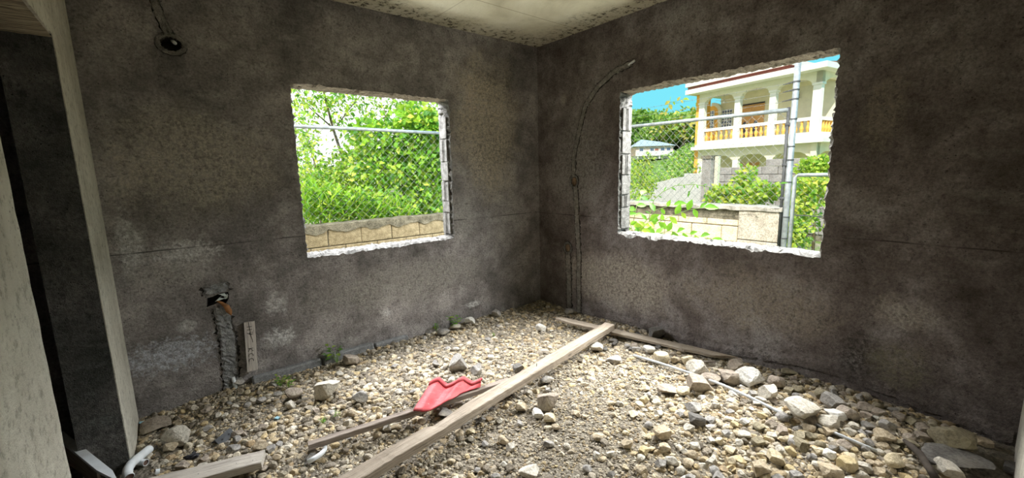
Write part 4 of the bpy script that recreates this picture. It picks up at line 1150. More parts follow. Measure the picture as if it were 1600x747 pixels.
ef = empty('east_fence', (2.40, -1.55, 1.0))
MB().tube([(0, 0, 1.112), (0, 2.1, 1.135), (0, 4.6, 1.15)], .024, 12).build('top_rail', M_steel, ef, True)
MB().tube([(0, .0, -.45), (0, .0, 1.14)], .017, 10).build('end_stile', M_steel_d, ef, True)
mb = MB(); chain_link(mb, .01, 4.5, .03, 1.11, lambda u, v, w: (w, u, v), .088, .0022); mb.build('chain_link_mesh', M_wire, ef, kind='stuff')
for a in (.12, .5, .95): MB().tube([(0, -.03, a), (0, .02, a)], .021, 8).build('tie_band', M_steel_d, ef, True)
tag(ef, 'chain link fence panel with steel rail on the cream block wall', 'fence')
po = empty('tall_fence_post', (2.40, -1.605, -.3))
MB().tube([(0, 0, 0), (0, 0, 2.94)], .031, 16).build('pole', M_steel, po, True)
for z in (2.70, 2.615, 2.515, 2.30, 2.0, 1.85, 1.6, 1.2, .95):
    MB().tube([(0, 0, z), (0, 0, z+.014)], .036, 16).build('band', M_steel_d, po)
    if z > 2.5: MB().tube([(0, .03, z+.007), (0, .13, z-.004)], [.010, .004], 6).build('wire_lug', M_steel_d, po)
MB().tube([(0, 0, 2.938), (0, 0, 2.955)], .035, 16).build('post_cap', M_steel, po)
tag(po, 'tall galvanised steel post with barbed wire lugs at the wall end', 'post')
for z, lab in ((2.400, 'topmost of three barbed wires above the east fence rail'), (2.302, 'middle one of three barbed wires above the east fence rail'), (2.205, 'lowest of three barbed wires above the east fence rail')):
    o = empty('barbed_wire', (2.40, -1.48, z)); mb = MB()
    pts = [(0, t*4.5, -.03*math.sin(math.pi*t)) for t in [i/12 for i in range(13)]]; mb.tube(pts, .0016, 5); mb.build('strand', M_wire, o)
    mb = MB()
    for i in range(40):
        t = (i+.5)/40; c = np.array((0, t*4.5, -.03*math.sin(math.pi*t))); r = random.Random(i)
        for q in range(2):
            v = np.array((r.gauss(0, 1), r.gauss(0, .4), r.gauss(0, 1))); v = v/np.linalg.norm(v)*.012; mb.tube([c-v, c+v], .0012, 4)
    mb.build('barbs', M_wire, o, kind='stuff'); tag(o, lab, 'wire', 'barbed wires')
gt = empty('wire_gate', (2.40, -1.665, -.3))
MB().tube([(0, .0, .1), (0, .0, 1.66), (0, -.03, 1.685), (0, -1.5, 1.695)], .021, 12).build('gate_frame', M_steel, gt, True)
MB().tube([(0, 0, 1.235), (0, -1.5, 1.22)], .006, 6).build('brace_wire', M_steel_d, gt)
mb = MB(); chain_link(mb, -1.45, -.02, .15, 1.66, lambda u, v, w: (w, u, v), .088, .0012); mb.build('chain_link_mesh', M_wire, gt, kind='stuff')
tag(gt, 'low wire gate with steel tube frame beside the tall post', 'gate')

# plants outside the east window
YP = np.array([(.50, .60, .08), (.40, .55, .06), (.26, .44, .04), (.58, .56, .08), (.14, .32, .04)])
def br(px, py, xv, rx, ry, rz, n, ln, wr_=.6, up=0.0): return (pxp(px, py, 0, xv), (rx, ry, rz), n, ln, wr_, up)
plant('yellow_green_bush', pxp(1160, 320, 0, 3.6)[:2]+(-.3,), [br(1140, 303, 3.5, .3, .30, .13, 420, .085, .65), br(1165, 285, 3.6, .3, .16, .25, 300, .085, .65), br(1195, 300, 3.4, .3, .25, .12, 320, .085, .65), br(1120, 312, 3.4, .2, .15, .10, 140, .08), br(1160, 310, 3.4, .3, .5, .10, 380, .08)],
      [([pxp(1160, 320, 0, 3.6)[:2]+(-.3,), pxp(1160, 300, 0, 3.6), pxp(1165, 270, 0, 3.6)], .012)], 'yellow green bush growing over the cream block wall', 'bush', YP, [.25, .27, .25, .13, .10], 41)
plant('gate_weeds', pxp(1262, 385, 0, 3.2)[:2]+(-.3,), [br(1262, 300, 3.2, .3, .22, .22, 330, .08, .7), br(1250, 335, 3.0, .3, .14, .20, 240, .075, .7), br(1275, 290, 3.4, .3, .2, .15, 220, .08, .7), br(1248, 368, 2.9, .3, .14, .15, 200, .07, .7), br(1272, 345, 3.6, .3, .2, .18, 90, .07, .6)],
      [([pxp(1262, 385, 0, 3.2)[:2]+(-.3,), pxp(1262, 330, 0, 3.2), pxp(1265, 290, 0, 3.2)], .010)], 'straggly yellowing weeds growing through the wire gate', 'weed', YP, [.28, .2, .2, .22, .10], 42)
plant('round_bush', pxp(1280, 290, 0, 6.2)[:2]+(-.3,), [br(1278, 264, 6.2, .4, .35, .22, 500, .10, .6), br(1265, 275, 6.2, .4, .3, .2, 260, .10, .6), br(1290, 262, 6.2, .4, .3, .2, 260, .10, .6)], [([pxp(1280, 290, 0, 6.2)[:2]+(-.3,), pxp(1278, 262, 0, 6.2)], .03)],
      'round leafy bush in front of the grey wall beyond the gate', 'bush', YP, [.2, .3, .35, .05, .10], 43)
plant('feathery_shrub', pxp(1005, 320, 0, 4.2)[:2]+(-.3,), [br(1003, 300, 4.2, .3, .24, .25, 420, .075, .4, .3), br(998, 270, 4.2, .3, .22, .25, 330, .07, .4, .4), br(1012, 255, 4.3, .2, .10, .22, 100, .07, .4, .4), br(990, 320, 3.8, .3, .2, .2, 260, .08, .5), br(1018, 288, 4.3, .2, .15, .15, 120, .07, .4)],
      [([pxp(1005, 320, 0, 4.2)[:2]+(-.3,), pxp(1003, 280, 0, 4.2), pxp(1012, 240, 0, 4.3)], .012)], 'feathery pale green shrub before the white stepped wall', 'bush', YP, [.30, .34, .2, .10, .06], 44)

# vine reaching to the sill: every large leaf is its own piece
def single_leaf(parent, p, d, nrm, L, W, col_mat):
    """one broad leaf built as its own mesh: two curved halves about the midrib"""
    d = Vector(d).normalized(); nrm = Vector(nrm); nrm = (nrm-d*nrm.dot(d)).normalized(); sd_ = d.cross(nrm)
    prof = [(0, 0), (.18, .30), (.42, .5), (.68, .38), (.88, .15), (1, 0)]; V = []
    for t, w in prof:
        c = Vector(p)+d*L*t-nrm*L*.22*t*t
        V += [c+sd_*W*w+nrm*W*w*.35, c, c-sd_*W*w+nrm*W*w*.35]
    F = [(i*3+k, i*3+k+1, (i+1)*3+k+1, (i+1)*3+k) for i in range(5) for k in range(2)]
    b = Vector(parent.location)
    return link('leaf', mesh_from('leaf', [v-b for v in V], F, True), col_mat, parent)
def leafmat(name, col):
    m = Mat(name); v = m.noise(30, 4); c = m.mix(m.rng(v, .35, .65), tuple(q*.8 for q in col), col); m.out(c, .4)
    tr = m.n('ShaderNodeBsdfTranslucent'); mx = m.n('ShaderNodeMixShader'); mx.inputs[0].default_value = .35
    m.l(m.mix(.4, c, (.5, .75, .05)), tr.inputs[0]); m.l(m.bsdf.outputs[0], mx.inputs[1]); m.l(tr.outputs[0], mx.inputs[2]); m.l(mx.outputs[0], m.t.nodes['Material Output'].inputs[0])
    return m.m
LM = [leafmat('bright_green_leaf', (.10, .30, .03)), leafmat('deep_green_leaf', (.06, .20, .03)), leafmat('yellow_green_leaf', (.28, .42, .05)), leafmat('yellowing_leaf', (.42, .36, .08))]
def spray(name, stems, label, cat, seed, lens, mats, gap, hang=.6, wr_=.55, r0=.004):
    r = random.Random(seed); o = empty(name, tuple(stems[0][0]))
    for pts in stems:
        P = [Vector(q) for q in pts]; b = Vector(o.location)
        MB().tube([q-b for q in P], [r0*(1-.6*i/(len(P)-1)) for i in range(len(P))], 6).build('stem', M_stem, o, True)
        side = 1; acc = 0
        for i in range(len(P)-1):
            a, c = P[i], P[i+1]; L = (c-a).length; t = gap-acc
            while t < L:
                p = a+(c-a)*(t/L); dr = (c-a).normalized(); up = Vector((0, 0, 1)); lat = dr.cross(Vector((-1, -.25, 0))).normalized()
                d = dr*.55+lat*side*.8*(1 if r.random() > .15 else .3)+Vector((0, 0, -hang*(.4+.6*r.random())))+Vector((r.gauss(0, .25), 0, 0))
                LL = r.uniform(*lens); single_leaf(o, p, d, (-.75+r.gauss(0, .25), -.45+r.gauss(0, .3), .6), LL, LL*wr_, mats[r.randrange(len(mats))])
                side = -side; t += gap*r.uniform(.8, 1.2)
            acc = L-(t-gap)
            acc = max(0, min(gap, acc))
        d = P[-1]-P[-2]; single_leaf(o, P[-1], d+Vector((0, 0, -.02)), (-.7, -.4, .6), lens[1], lens[1]*wr_, mats[0])
    return tag(o, label, cat)
q = lambda px, py, xv: pxp(px, py, 0, xv)
root_ = q(992, 375, .55)
spray('sill_vine', [[root_, q(1020, 352, .62), q(1048, 338, .66), q(1076, 328, .70), q(1100, 324, .74)], [root_, q(1005, 350, .6), q(1025, 328, .64), q(1052, 320, .7)],
                    [root_, q(1010, 370, .55), q(1045, 361, .6), q(1075, 365, .62), q(1112, 373, .64)], [root_, q(985, 350, .5), q(980, 330, .45)], [root_, q(1003, 358, .5), q(1015, 345, .48)], [q(990, 345, .62), q(995, 320, .7), q(1002, 305, .8)]],
      'broad leaved vine reaching in at the sill corner of the east window', 'vine', 51, (.075, .125), [LM[0], LM[0], LM[1], LM[2]], .058)
spray('arching_twig', [[tuple(np.array(q(1015, 330, 2.1))*(1, 1, 0)+(0, 0, -.32)), q(1015, 335, 2.1), q(1022, 312, 2.1), q(1035, 300, 2.1), q(1055, 290, 2.1), q(1085, 288, 2.1), q(1118, 294, 2.1), q(1150, 296, 2.1), q(1190, 295, 2.1), q(1218, 287, 2.1)], [q(1085, 288, 2.1), q(1078, 300, 2.1)], [q(1100, 291, 2.1), q(1103, 306, 2.1)]],
      'thin arching twig with small leaves in front of the fence', 'twig', 52, (.05, .08), [LM[0], LM[1]], .10, .5, .35, .006)
spray('hanging_sprig', [[q(1048, 151, 2.38), q(1046, 162, 2.38), q(1042, 174, 2.38), q(1034, 180, 2.38)], [q(1046, 160, 2.38), q(1058, 158, 2.38), q(1067, 155, 2.38)]],
      'sprig with yellowing leaves hanging on the barbed wires', 'twig', 53, (.05, .085), [LM[2], LM[3], LM[3]], .055, .3, .6, .003)

# ------------------------------------------------------------------ neighbour's house
TH_ = math.radians(9.5); HD = np.array([math.sin(TH_), math.cos(TH_), 0]); HN = np.array([math.cos(TH_), -math.sin(TH_), 0])
HP = CAM+ray(1277, 205)*22.0; HP = np.array([HP[0], HP[1], 0.0])
def hh(px, py, t=0.0):
    d = ray(px, py); k = (np.dot(HP-CAM, HN)+t)/np.dot(d, HN); p = CAM+d*k
    return float(-np.dot(p-HP, HD)), float(p[2])
M_hwall = plain('cream_house_paint', (0.72, 0.68, 0.52), 0.8, 0, .05, 3)
M_hwhite = plain('white_house_paint', (0.76, 0.75, 0.69), 0.7, 0, .04, 3)
M_hochre = plain('ochre_inner_wall', (0.82, 0.76, 0.54), 0.8, 0, .05, 3)
M_orange = plain('orange_paint', (0.80, 0.42, 0.08), 0.7, 0, .08, 3)
M_bal = plain('orange_baluster', (0.85, 0.45, 0.10), 0.6, 0, .08, 6)
M_roof = plain('dark_red_roof', (0.30, 0.13, 0.10), 0.7, 0, .15, 5)
M_glass_d = plain('dark_pane', (0.09, 0.12, 0.19), 0.15)
M_oval = plain('oval_door_glass', (0.06, 0.07, 0.10), 0.12)
M_black = plain('black_lamp_metal', (0.03, 0.03, 0.03), 0.5)
hs = empty('neighbour_house', tuple(HP), math.atan2(-HD[1], -HD[0]))
COLS = [(-7.0, .40), (-4.53, .34), (-2.43, .34), (-.17, .40)]
zL0, zL1, zB0, zB1, zR1, zSp, zAp, zTop = 2.73, 3.07, 3.30, 3.91, 4.09, 5.72, 6.12, 6.62
def scallop(a, b, zs, za):
    """scalloped arch edge from (a,zs) up to za and down to (b,zs)"""
    w = b-a; h = za-zs; half = [(0, 0), (.03, .22), (.07, .34), (.075, .48), (.12, .62), (.17, .70), (.175, .80), (.26, .92), (.38, .985), (.5, 1.0)]
    L = [(a+w*u, zs+h*v) for u, v in half]; R_ = [(b-w*u, zs+h*v) for u, v in reversed(half[:-1])]
    return L+R_
def arcade(zs, za, zt, t0, t1, name, edges, fm=None):
    out = [(edges[0][0], zt), (edges[0][0], zs)]
    for i in range(len(edges)-1):
        out += [(edges[i][1], zs)]+scallop(edges[i][1], edges[i+1][0], zs, za)[0:]+[(edges[i+1][0], zs)]
    out += [(edges[-1][1], zs), (edges[-1][1], zt)]
    o2 = [out[0]]
    for q_ in out[1:]:
        if math.dist(q_, o2[-1]) > 1e-4: o2.append(q_)
    f0 = (lambda a, b: (a, t0, b)) if fm is None else (lambda a, b: fm(a, t0, b))
    f1 = (lambda a, b: (a, t1, b)) if fm is None else (lambda a, b: fm(a, t1, b))
    return MB().prism(o2, f0, f1).build(name, M_hwall, hs)
edges = [(c-w/2, c+w/2) for c, w in COLS]
arcade(zSp, zAp, zTop, 0, .28, 'upper_arcade', edges)
arcade(1.98, 2.30, zL0, .1, .38, 'lower_arcade', edges)
for c, w in COLS:
    mb = MB(); mb.box(c-w/2, c+w/2, 0, .28, zR1, zSp); mb.build('column', M_hwhite, hs)
    MB().box(c-w/2-.05, c+w/2+.05, -.05, .33, zSp-.02, zSp+.09).build('capital', M_hwhite, hs)
    MB().box(c-w/2-.02, c+w/2+.02, -.02, .30, zL1, zR1).build('pedestal', M_hwhite, hs)
    MB().box(c-w/2, c+w/2, .1, .38, -.5, 1.98).build('lower_column', M_hwhite, hs)
bprof = [(.055, 0), (.075, .03), (.06, .07), (.105, .17), (.11, .22), (.07, .34), (.05, .42), (.075, .50), (.06, .54), (.075, .61)]
bmesh_ = MB().lathe(bprof, 8).mesh('baluster', True); bmesh_.materials.append(M_bal)
def baluster(s_, t_):
    o = bpy.data.objects.new('baluster', bmesh_); COL.objects.link(o); o.parent = hs; o.location = (s_, t_, zB0)
for i in range(3):
    a, b = edges[i][1], edges[i+1][0]; n = 6
    for k in range(n): baluster(a+(b-a)*(k+.5)/n, .13)
    MB().box(a, b, .02, .24, zB1, zR1).build('handrail', M_hwhite, hs)
    MB().box(a, b, .02, .24, zL1, zB0).build('plinth', M_hwhite, hs)
# return side at the near corner
fside = lambda a, t, b: (.03-t, a, b)
ed2 = [(0, .28), (3.0, 3.3), (6.0, 6.3)]
arcade(zSp, zAp, zTop, 0, .28, 'side_arcade', ed2, fside); arcade(1.98, 2.30, zL0, .0, .28, 'side_lower_arcade', ed2, fside)
for a, b in ed2[1:]:
    MB().box(-.25, .03, a, b, zL1, zSp).build('column', M_hwhite, hs); MB().box(-.25, .03, a, b, -.5, 1.98).build('lower_column', M_hwhite, hs)
for k in range(9): baluster(-.10, .28+2.72*(k+.5)/9)
MB().box(-.22, .0, .28, 3.0, zB1, zR1).build('handrail', M_hwhite, hs); MB().box(-.22, .0, .28, 3.0, zL1, zB0).build('plinth', M_hwhite, hs)
MB().box(-7.45, .45, -.35, 8.0, zL0, zL0+.22).build('floor_slab', M_hwhite, hs)
MB().box(-7.30, .20, -.12, 8.0, zL0+.22, zL1).build('slab_step', M_hwhite, hs)
# walls behind the balcony, ceiling
TB = 2.3
MB().box(-7.2, 2.0, TB, TB+.2, -.5, zTop).build('back_wall', M_hochre, hs)
MB().box(-2.3, -.25, TB-.03, TB, zL1, zTop-.5).build('pale_wall_panel', M_hwall, hs)
MB().box(-7.25, .25, .28, 8, zTop, zTop+.08).build('balcony_ceiling', M_hochre, hs)
s0, z_ = hh(1087, 180, .3); MB().box(-7.50, -7.2, .12, 1.2, -.5, zTop).build('orange_side_wall', M_orange, hs)
sa, _ = hh(1099, 180, TB-.25); sb, _ = hh(1122, 180, TB-.25)
arch = [(sa-.4, zL1), (sb, zL1), (sb, 5.3)]+[(sb-(sb-sa)*.5*(1-math.cos(a)), 5.3+.55*math.sin(a)) for a in [math.pi*i/12 for i in range(1, 7)]]+[(sa-.4, 5.85)]
MB().prism(arch, lambda a, b: (a, TB-.05, b), lambda a, b: (a, TB-.01, b)).build('orange_arch_panel', M_orange, hs)
out2 = [(sb, zL1)]+[(sb-(sb-sa)*.5*(1-math.cos(a)), 5.3+.55*math.sin(a)) for a in [math.pi*i/12 for i in range(0, 7)]]+[(sb-(sb-sa)*.45*(1-math.cos(a))+.22*math.cos(a), 5.36+.68*math.sin(a)) for a in [math.pi*i/12 for i in range(6, -1, -1)]]+[(sb+.22, zL1)]
MB().prism(out2, lambda a, b: (a, TB-.25, b), lambda a, b: (a, TB-.01, b)).build('inner_arch', M_hwall, hs)
def sash_window(px0, px1, pytop, pybot, t):
    s0, zt = hh(px0, pytop, t); s1, _ = hh(px1, pytop, t); _, zb = hh((px0+px1)/2, pybot, t)
    f = MB().box(s0, s1, t-.05, t+.02, zb, zt).build('window', M_hwhite, hs)
    w = (s1-s0)
    for i in range(4):
        for j in range(5):
            a = s0+w*(.07+.235*i)-(.0 if i < 2 else -.02); MB().box(a, a+w*.15, t-.065, t-.04, zb+(zt-zb)*(.06+.19*j), zb+(zt-zb)*(.06+.19*j+.14)).build('pane', M_glass_d, f)
sash_window(1100, 1116.5, 175, 203, TB-.07); sash_window(1129, 1145, 172, 200, TB-.07)
# double door with oval glass
s0, zt = hh(1155, 166, TB-.06); s1, zt2 = hh(1194.5, 160, TB-.06); zt = (zt+zt2)/2
dr_ = MB().box(s0, s1, TB-.06, TB+.05, zL1, zt).build('entrance_door', M_door, hs)
MB().box(s0-.03, s1+.03, TB-.10, TB-.05, zt-.02, zt+.06).build('door_head', M_black, dr_)
wd_ = (s1-s0)
for k in range(2):
    c = s0+wd_*(.27+.44*k)
    ov = [(c+.17*math.cos(a), 3.98+.52*math.sin(a)) for a in [2*math.pi*i/20 for i in range(20)]]
    MB().prism(ov, lambda a, b: (a, TB-.09, b), lambda a, b: (a, TB-.05, b)).build('oval_glass', M_oval, dr_)
    for zz0, zz1 in ((zt-.28, zt-.10), (3.15, 3.35)): MB().box(c-wd_*.15, c+wd_*.15, TB-.085, TB-.05, zz0, zz1).build('door_panel', M_door, dr_)
MB().box(s0+wd_*.485, s0+wd_*.515, TB-.095, TB-.05, zL1, zt-.03).build('meeting_stile', M_door, dr_)
# ceiling fan, string of bulbs, wall lamp
sf, zf = hh(1131, 158, 1.2); fan = MB().tube([(sf, 1.2, zTop), (sf, 1.2, zf+.05)], .025, 8).build('ceiling_fan', M_hwhite, hs)
for k in range(5):
    a = 2*math.pi*k/5; MB().box(-.05, .05, -.5, -.08, -.008, .008).build('fan_blade', M_hwhite, fan); b = fan.children[-1] if fan.children else None
for k, b in enumerate(fan.children): b.location = (sf, 1.2, zf+.06); b.rotation_euler = (0, .12, 2*math.pi*k/5+.4)
MB().lathe([(.05, .05), (.10, .0), (.09, -.08), (.03, -.13)], 12, (sf, 1.2, zf)).build('lamp_globe', M_hwhite, fan, True)
sl, zl = hh(1246, 150, TB-.1); MB().lathe([(.02, -.2), (.09, -.12), (.10, .1), (.05, .2), (.02, .26)], 8, (sl, TB-.13, zl)).build('wall_lamp', M_black, hs)
for px0, px1, pt in ((1147.5, 1165, 255), (1171, 1186, 254)):
    s0, z1 = hh(px0, pt, TB-.05); s1, _ = hh(px1, pt, TB-.05); MB().box(s0, s1, TB-.10, TB+.02, -.5, z1).build('lower_door', M_door, hs)
# eave, fascia, roof, parapet band
TE = -.75
_, zf0 = hh(1135, 135.5, TE); _, zf1 = hh(1135, 128, TE); sE, _ = hh(1071, 140, TE); sE2, _ = hh(1293, 97, TE)
MB().box(sE, sE2, TE, 9, zf0, zf1).build('fascia', M_hwhite, hs)
T2 = .35; _, zp0 = hh(1135, 123, T2); _, zp1 = hh(1135, 114.5, T2); sp0, _ = hh(1071, 131, T2); sp1, _ = hh(1236, 100, T2)
mb = MB(); mb.add([(sE+.1, TE+.1, zf1+.01), (sE2-.1, TE+.1, zf1+.01), (sE2-.5, 3.5, zf1+.55), (sE+.1, 3.5, zf1+.55), (sE+.1, 3.5, zf1-.02), (sE2-.5, 3.5, zf1-.02), (sE+.1, TE+.1, zf1-.02), (sE2-.1, TE+.1, zf1-.02)],
                  [(0, 1, 2, 3), (4, 5, 7, 6), (0, 3, 4, 6), (1, 7, 5, 2), (2, 5, 4, 3), (0, 6, 7, 1)]); mb.build('roof', M_roof, hs)
MB().box(sp0, sp1, T2, 3.0, zp0, zp1).build('parapet_band', M_hwhite, hs)
MB().box(sp0+.1, sp1-.1, T2+.15, 3.0, zf1-.02, zp0+.02).build('parapet_base', M_roof, hs)
tag(hs, 'large cream two storey house with scalloped arches and orange balusters', 'house')

# ------------------------------------------------------------------ walls between the two plots
def oriented(name, D, pxref):
    c = CAM+ray(pxref, 300)*D; o = empty(name, (c[0], c[1], -.3), math.atan2(-HD[1], -HD[0]))
    def hit(px, py):
        d = ray(px, py); k = np.dot(np.array([c[0], c[1], 0])-CAM*np.array([1, 1, 0]), HN)/np.dot(d*np.array([1, 1, 0]), HN); p = CAM+d*k
        return float(-np.dot(p[:2]-c[:2], HD[:2])), float(p[2])+.3
    return o, hit
M_wwall = concrete('whitewashed_wall', (0.50, 0.50, 0.48), (0.66, 0.66, 0.65), .004, 5)
M_gwall = concrete('grey_weathered_block', (0.26, 0.24, 0.23), (0.50, 0.47, 0.45), .008, 6)
nw, hit = oriented('white_stepped_wall', 10.0, 1060)
for px0, px1, ya, yb in ((985, 1022, 296, 288), (1022, 1048, 286, 280), (1048, 1069, 279, 276), (1069, 1100, 271, 272)):
    a, za = hit(px0, ya); b, zb = hit(px1, yb)
    MB().prism([(a, 0), (b, 0), (b, zb), (a, za)], lambda u, v: (u, 0, v), lambda u, v: (u, .15, v)).build('wall_section', M_wwall, nw)
tag(nw, 'whitewashed wall stepping up toward the grey pillar', 'wall')
gp, hit = oriented('grey_pillar', 9.3, 1105)
a, zt = hit(1097.5, 245); b, _ = hit(1111.5, 245)
MB().box(a, b, 0, .3, 0, zt-.05).build('shaft', M_gwall, gp); MB().box(a-.02, b+.02, -.02, .32, zt-.05, zt+.02).build('cap', M_cap, gp)
a2, _ = hit(1113, 245); b2, zt2 = hit(1118, 244); MB().box(a2, b2, .1, .18, 0, zt2).build('pale_edge_post', M_hwall, gp)
tag(gp, 'stained grey block pillar between the white and grey walls', 'pillar')
gw, hit = oriented('grey_block_wall', 10.6, 1195)
a, z1 = hit(1117, 262); b, z2 = hit(1196, 257); c_, z3 = hit(1300, 246)
MB().box(a-.3, c_, .03, .12, 0, z1-.02).build('mortar_core', M_cap, gw)
row = 0; z = z1
while z > .25:
    x = a-.3-(.2 if row % 2 else 0)
    while x < c_:
        block(gw, x+.006, x+.394, 0, .15, z-.194, z-.006, M_gwall, int(x*10)+row); x += .4
    z -= .2; row += 1
x = b
while x < c_: block(gw, x+.006, x+.394, 0, .15, z1+.0, z1+.17, M_gwall, int(x*10)+90); x += .4
tag(gw, 'grey weathered block wall in front of the cream house', 'wall')

# ------------------------------------------------------------------ hillside, far house and trees
def pol(px, D): d = ray(px, 270); d = d/np.dot(d[:2], d[:2])**.5; return CAM[0]+d[0]*D, CAM[1]+d[1]*D
def hz(D): return -.3+max(0, D-28)*.050+max(0, D-95)*.075
V = []; Ds = np.linspace(24, 230, 40); pxs = np.linspace(700, 1500, 30)
for D in Ds:
    for px in pxs:
        x, y = pol(px, D); V.append((x, y, hz(D)+.4*math.sin(px*.05+D*.11)-.3))
F = [(j*30+i, j*30+i+1, (j+1)*30+i+1, (j+1)*30+i) for j in range(39) for i in range(29)]
M_hill = plain('hillside_scrub', (0.16, 0.26, 0.06), .95, 0, .4, .15)
link('hill', mesh_from('hill', V, F, True), M_hill, None, 'structure')
x, y = pol(1016, 105); fhs = empty('far_house', (x, y, hz(105)-.3)); dd = ray(1016, 270); fhs.rotation_euler = (0, 0, math.atan2(dd[1], dd[0])-math.pi/2+.22)
M_fw = plain('pale_pink_wall', (0.66, 0.48, 0.42), .8, 0, .06, .5); M_fr = plain('blue_grey_roof', (0.36, 0.44, 0.52), .5, 0, .08, .5); M_fwh = plain('far_white_trim', (0.66, 0.64, 0.62), .7)
def zpx(py, D):
    d = ray(1016, py); return CAM[2]+d[2]/math.hypot(d[0], d[1])*D-fhs.location.z
zt = zpx(229.5, 105); zm = zpx(243, 105)
MB().box(-3.7, 3.9, -2.5, 5, 0, zm).build('lower_storey', M_fwh, fhs)
MB().box(-4.0, 4.2, -3, 5.5, zm, zt).build('upper_storey', M_fw, fhs)
MB().box(-4.1, 4.3, -3.5, -3.0, zm-.2, zm+.9).build('balcony_front', M_fwh, fhs)
za = zpx(217, 105)
mb = MB(); mb.add([(-4.6, -3.7, zt), (4.8, -3.7, zt), (4.8, 6, zt), (-4.6, 6, zt), (-2.0, 1.2, za), (2.6, 1.2, za-.7)], [(0, 1, 5, 4), (1, 2, 5), (2, 3, 4, 5), (3, 0, 4), (3, 2, 1, 0)]); mb.build('hip_roof', M_fr, fhs)
for cx, mt in ((-2.8, M_glass_d), (-.4, M_glass_d), (.6, M_roof), (1.9, M_glass_d), (3.2, M_glass_d)):
    f = MB().box(cx-.5, cx+.5, -3.06, -2.98, zt-1.6, zt-.4).build('window', M_fwh, fhs); MB().box(cx-.4, cx+.4, -3.10, -3.05, zt-1.5, zt-.5).build('pane', mt, f)
for cx in (-3.6, -1.2, 1.2, 3.6): MB().box(cx-.12, cx+.12, -3.4, -3.1, 0, zm-.2).build('column', M_fwh, fhs)
tag(fhs, 'distant pink house with blue grey hip roof on the hillside', 'house')

def tree_mesh(seed, pal, wts):
    g = np.random.default_rng(seed); bl_ = []
    for k in range(9):
        a = g.uniform(0, 6.28); r = g.uniform(.15, .62); bl_.append(((r*math.cos(a), r*math.sin(a), g.uniform(.55, 1.15)), (.40, .40, .30), 110, .15, .75, 0))
    V, F, C = blob_leaves(g, bl_, pal, wts); return np_mesh('crown', V, F, C)
TG = np.array([(.17, .33, .06), (.12, .25, .05), (.26, .42, .08), (.33, .46, .10), (.55, .48, .10)])
KINDS = [('deep green rounded tree on the far hillside', [.45, .35, .15, .05, 0]), ('light green feathery tree on the far hillside', [.15, .1, .4, .35, 0]), ('yellow flowering tree on the far hillside', [.05, .05, .25, .25, .4])]
TM = []
for k, (lab, w) in enumerate(KINDS):
    me = tree_mesh(70+k, TG, w); me.materials.append(M_leaf); TM.append(me)
trunk_me = MB().tube([(0, 0, 0), (.02, 0, .4), (0, .03, .9)], [.07, .05, .02], 6).mesh('trunk', True); trunk_me.materials.append(M_twig)
def hill_tree(px, D, h, kind, label=None, group='trees on the far hillside'):
    x, y = pol(px, D); o = empty('hillside_tree', (x, y, hz(D)-.3), rnd.uniform(0, 6)); s_ = h/1.45; o.scale = (s_*1.1, s_*1.1, s_)
    for nm, me in (('crown', TM[kind]), ('trunk', trunk_me)):
        c = bpy.data.objects.new(nm, me); COL.objects.link(c); c.parent = o
    tag(o, label or KINDS[kind][0], 'tree', group)
g_ = random.Random(99)
for k in range(46):
    D = g_.uniform(118, 175); px = 965+(k*37 % 150)+g_.uniform(-4, 4); hill_tree(px, D, g_.uniform(8, 12), 0 if g_.random() < .6 else 1)
for k in range(22):
    D = g_.uniform(62, 98); px = g_.choice([g_.uniform(920, 946), g_.uniform(1068, 1110), g_.uniform(1068, 1110)]); hill_tree(px, D, g_.uniform(2.8, 4.2), 0 if g_.random() < .5 else 1)
hill_tree(1068, 112, 12, 2, 'yellow flowering tree on the hill next to the cream house', None)
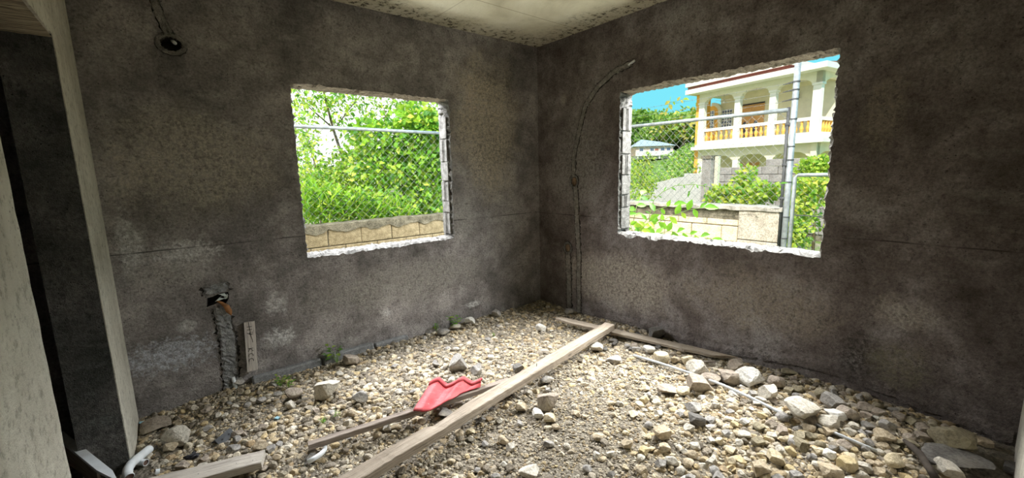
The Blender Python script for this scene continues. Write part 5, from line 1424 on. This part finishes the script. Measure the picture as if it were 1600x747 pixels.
def mid_bush(px, D, h, lab):
    x, y = pol(px, D); z0_ = hz(D)
    plant('mid_shrub', (x, y, z0_-.1), [((x, y, z0_+h*.5), (h*.55, h*.55, h*.5), 700, h*.10, .6, 0)], [([(x, y, z0_-.1), (x, y, z0_+h*.6)], .05)], lab, 'bush', TG*1.25, [.25, .2, .3, .2, .05], int(px))
mid_bush(1000, 34, 1.8, 'shrub below the distant pink house'); mid_bush(1032, 30, 1.6, 'shrub just above the white stepped wall'); mid_bush(1062, 36, 3.0, 'shrub beyond the white wall near the cream house'); mid_bush(1074, 32, 2.4, 'shrub beside the orange corner of the cream house')
mid_bush(1018, 55, 1.2, 'pale shrub on the slope under the distant pink house'); mid_bush(1085, 45, 3.0, 'shrub behind the left corner of the cream house'); mid_bush(975, 40, 2.6, 'shrub at the window edge below the far hill')

# ------------------------------------------------------------------ weeds inside the room
def weed(px, py, h, n, label, seed, blade=False):
    p = fp(px, py, 0); g = random.Random(seed); o = empty('seedling', tuple(p)); mb = MB(); lv = []
    for k in range(n):
        a = g.uniform(0, 6.28); tip = (math.cos(a)*h*.55*g.random(), math.sin(a)*h*.55*g.random(), h*g.uniform(.5, 1)); mb.tube([(0, 0, -.01), (tip[0]*.4, tip[1]*.4, tip[2]*.6), tip], [.0025, .002, .001], 5)
        for q_ in range(3): lv.append((np.array(tip)*(.5+.25*q_), a+g.uniform(-1.2, 1.2)))
    mb.build('stem', M_stem, o)
    for c, a in lv:
        d = Vector((math.cos(a), math.sin(a), .25)); L = h*g.uniform(.25, .45)
        oldloc = Vector(o.location); single_leaf(o, Vector(c)+oldloc, d, (0, 0, 1), L, L*(.25 if blade else .5), LM[g.choice([0, 0, 1, 2])])
    tag(o, label, 'weed')
weed(527, 566, .15, 5, 'tall green weed at the end of the footing ledge', 1); weed(438, 604, .09, 5, 'low green weed beside the footing ledge', 2); weed(452, 608, .07, 4, 'small weed next to the pale rubble lump', 3)
weed(682, 518, .10, 5, 'leafy weed by the grey slab under the north window', 4); weed(713, 513, .13, 5, 'weed growing around the narrow leaning slab', 5)
weed(505, 662, .05, 7, 'flat patch of pale green weeds before the thin batten', 6, True); weed(525, 655, .05, 6, 'wispy pale weeds close to the thin batten', 7, True); weed(772, 527, .045, 5, 'tiny sprouts on yellow gravel near the far corner', 8, True)
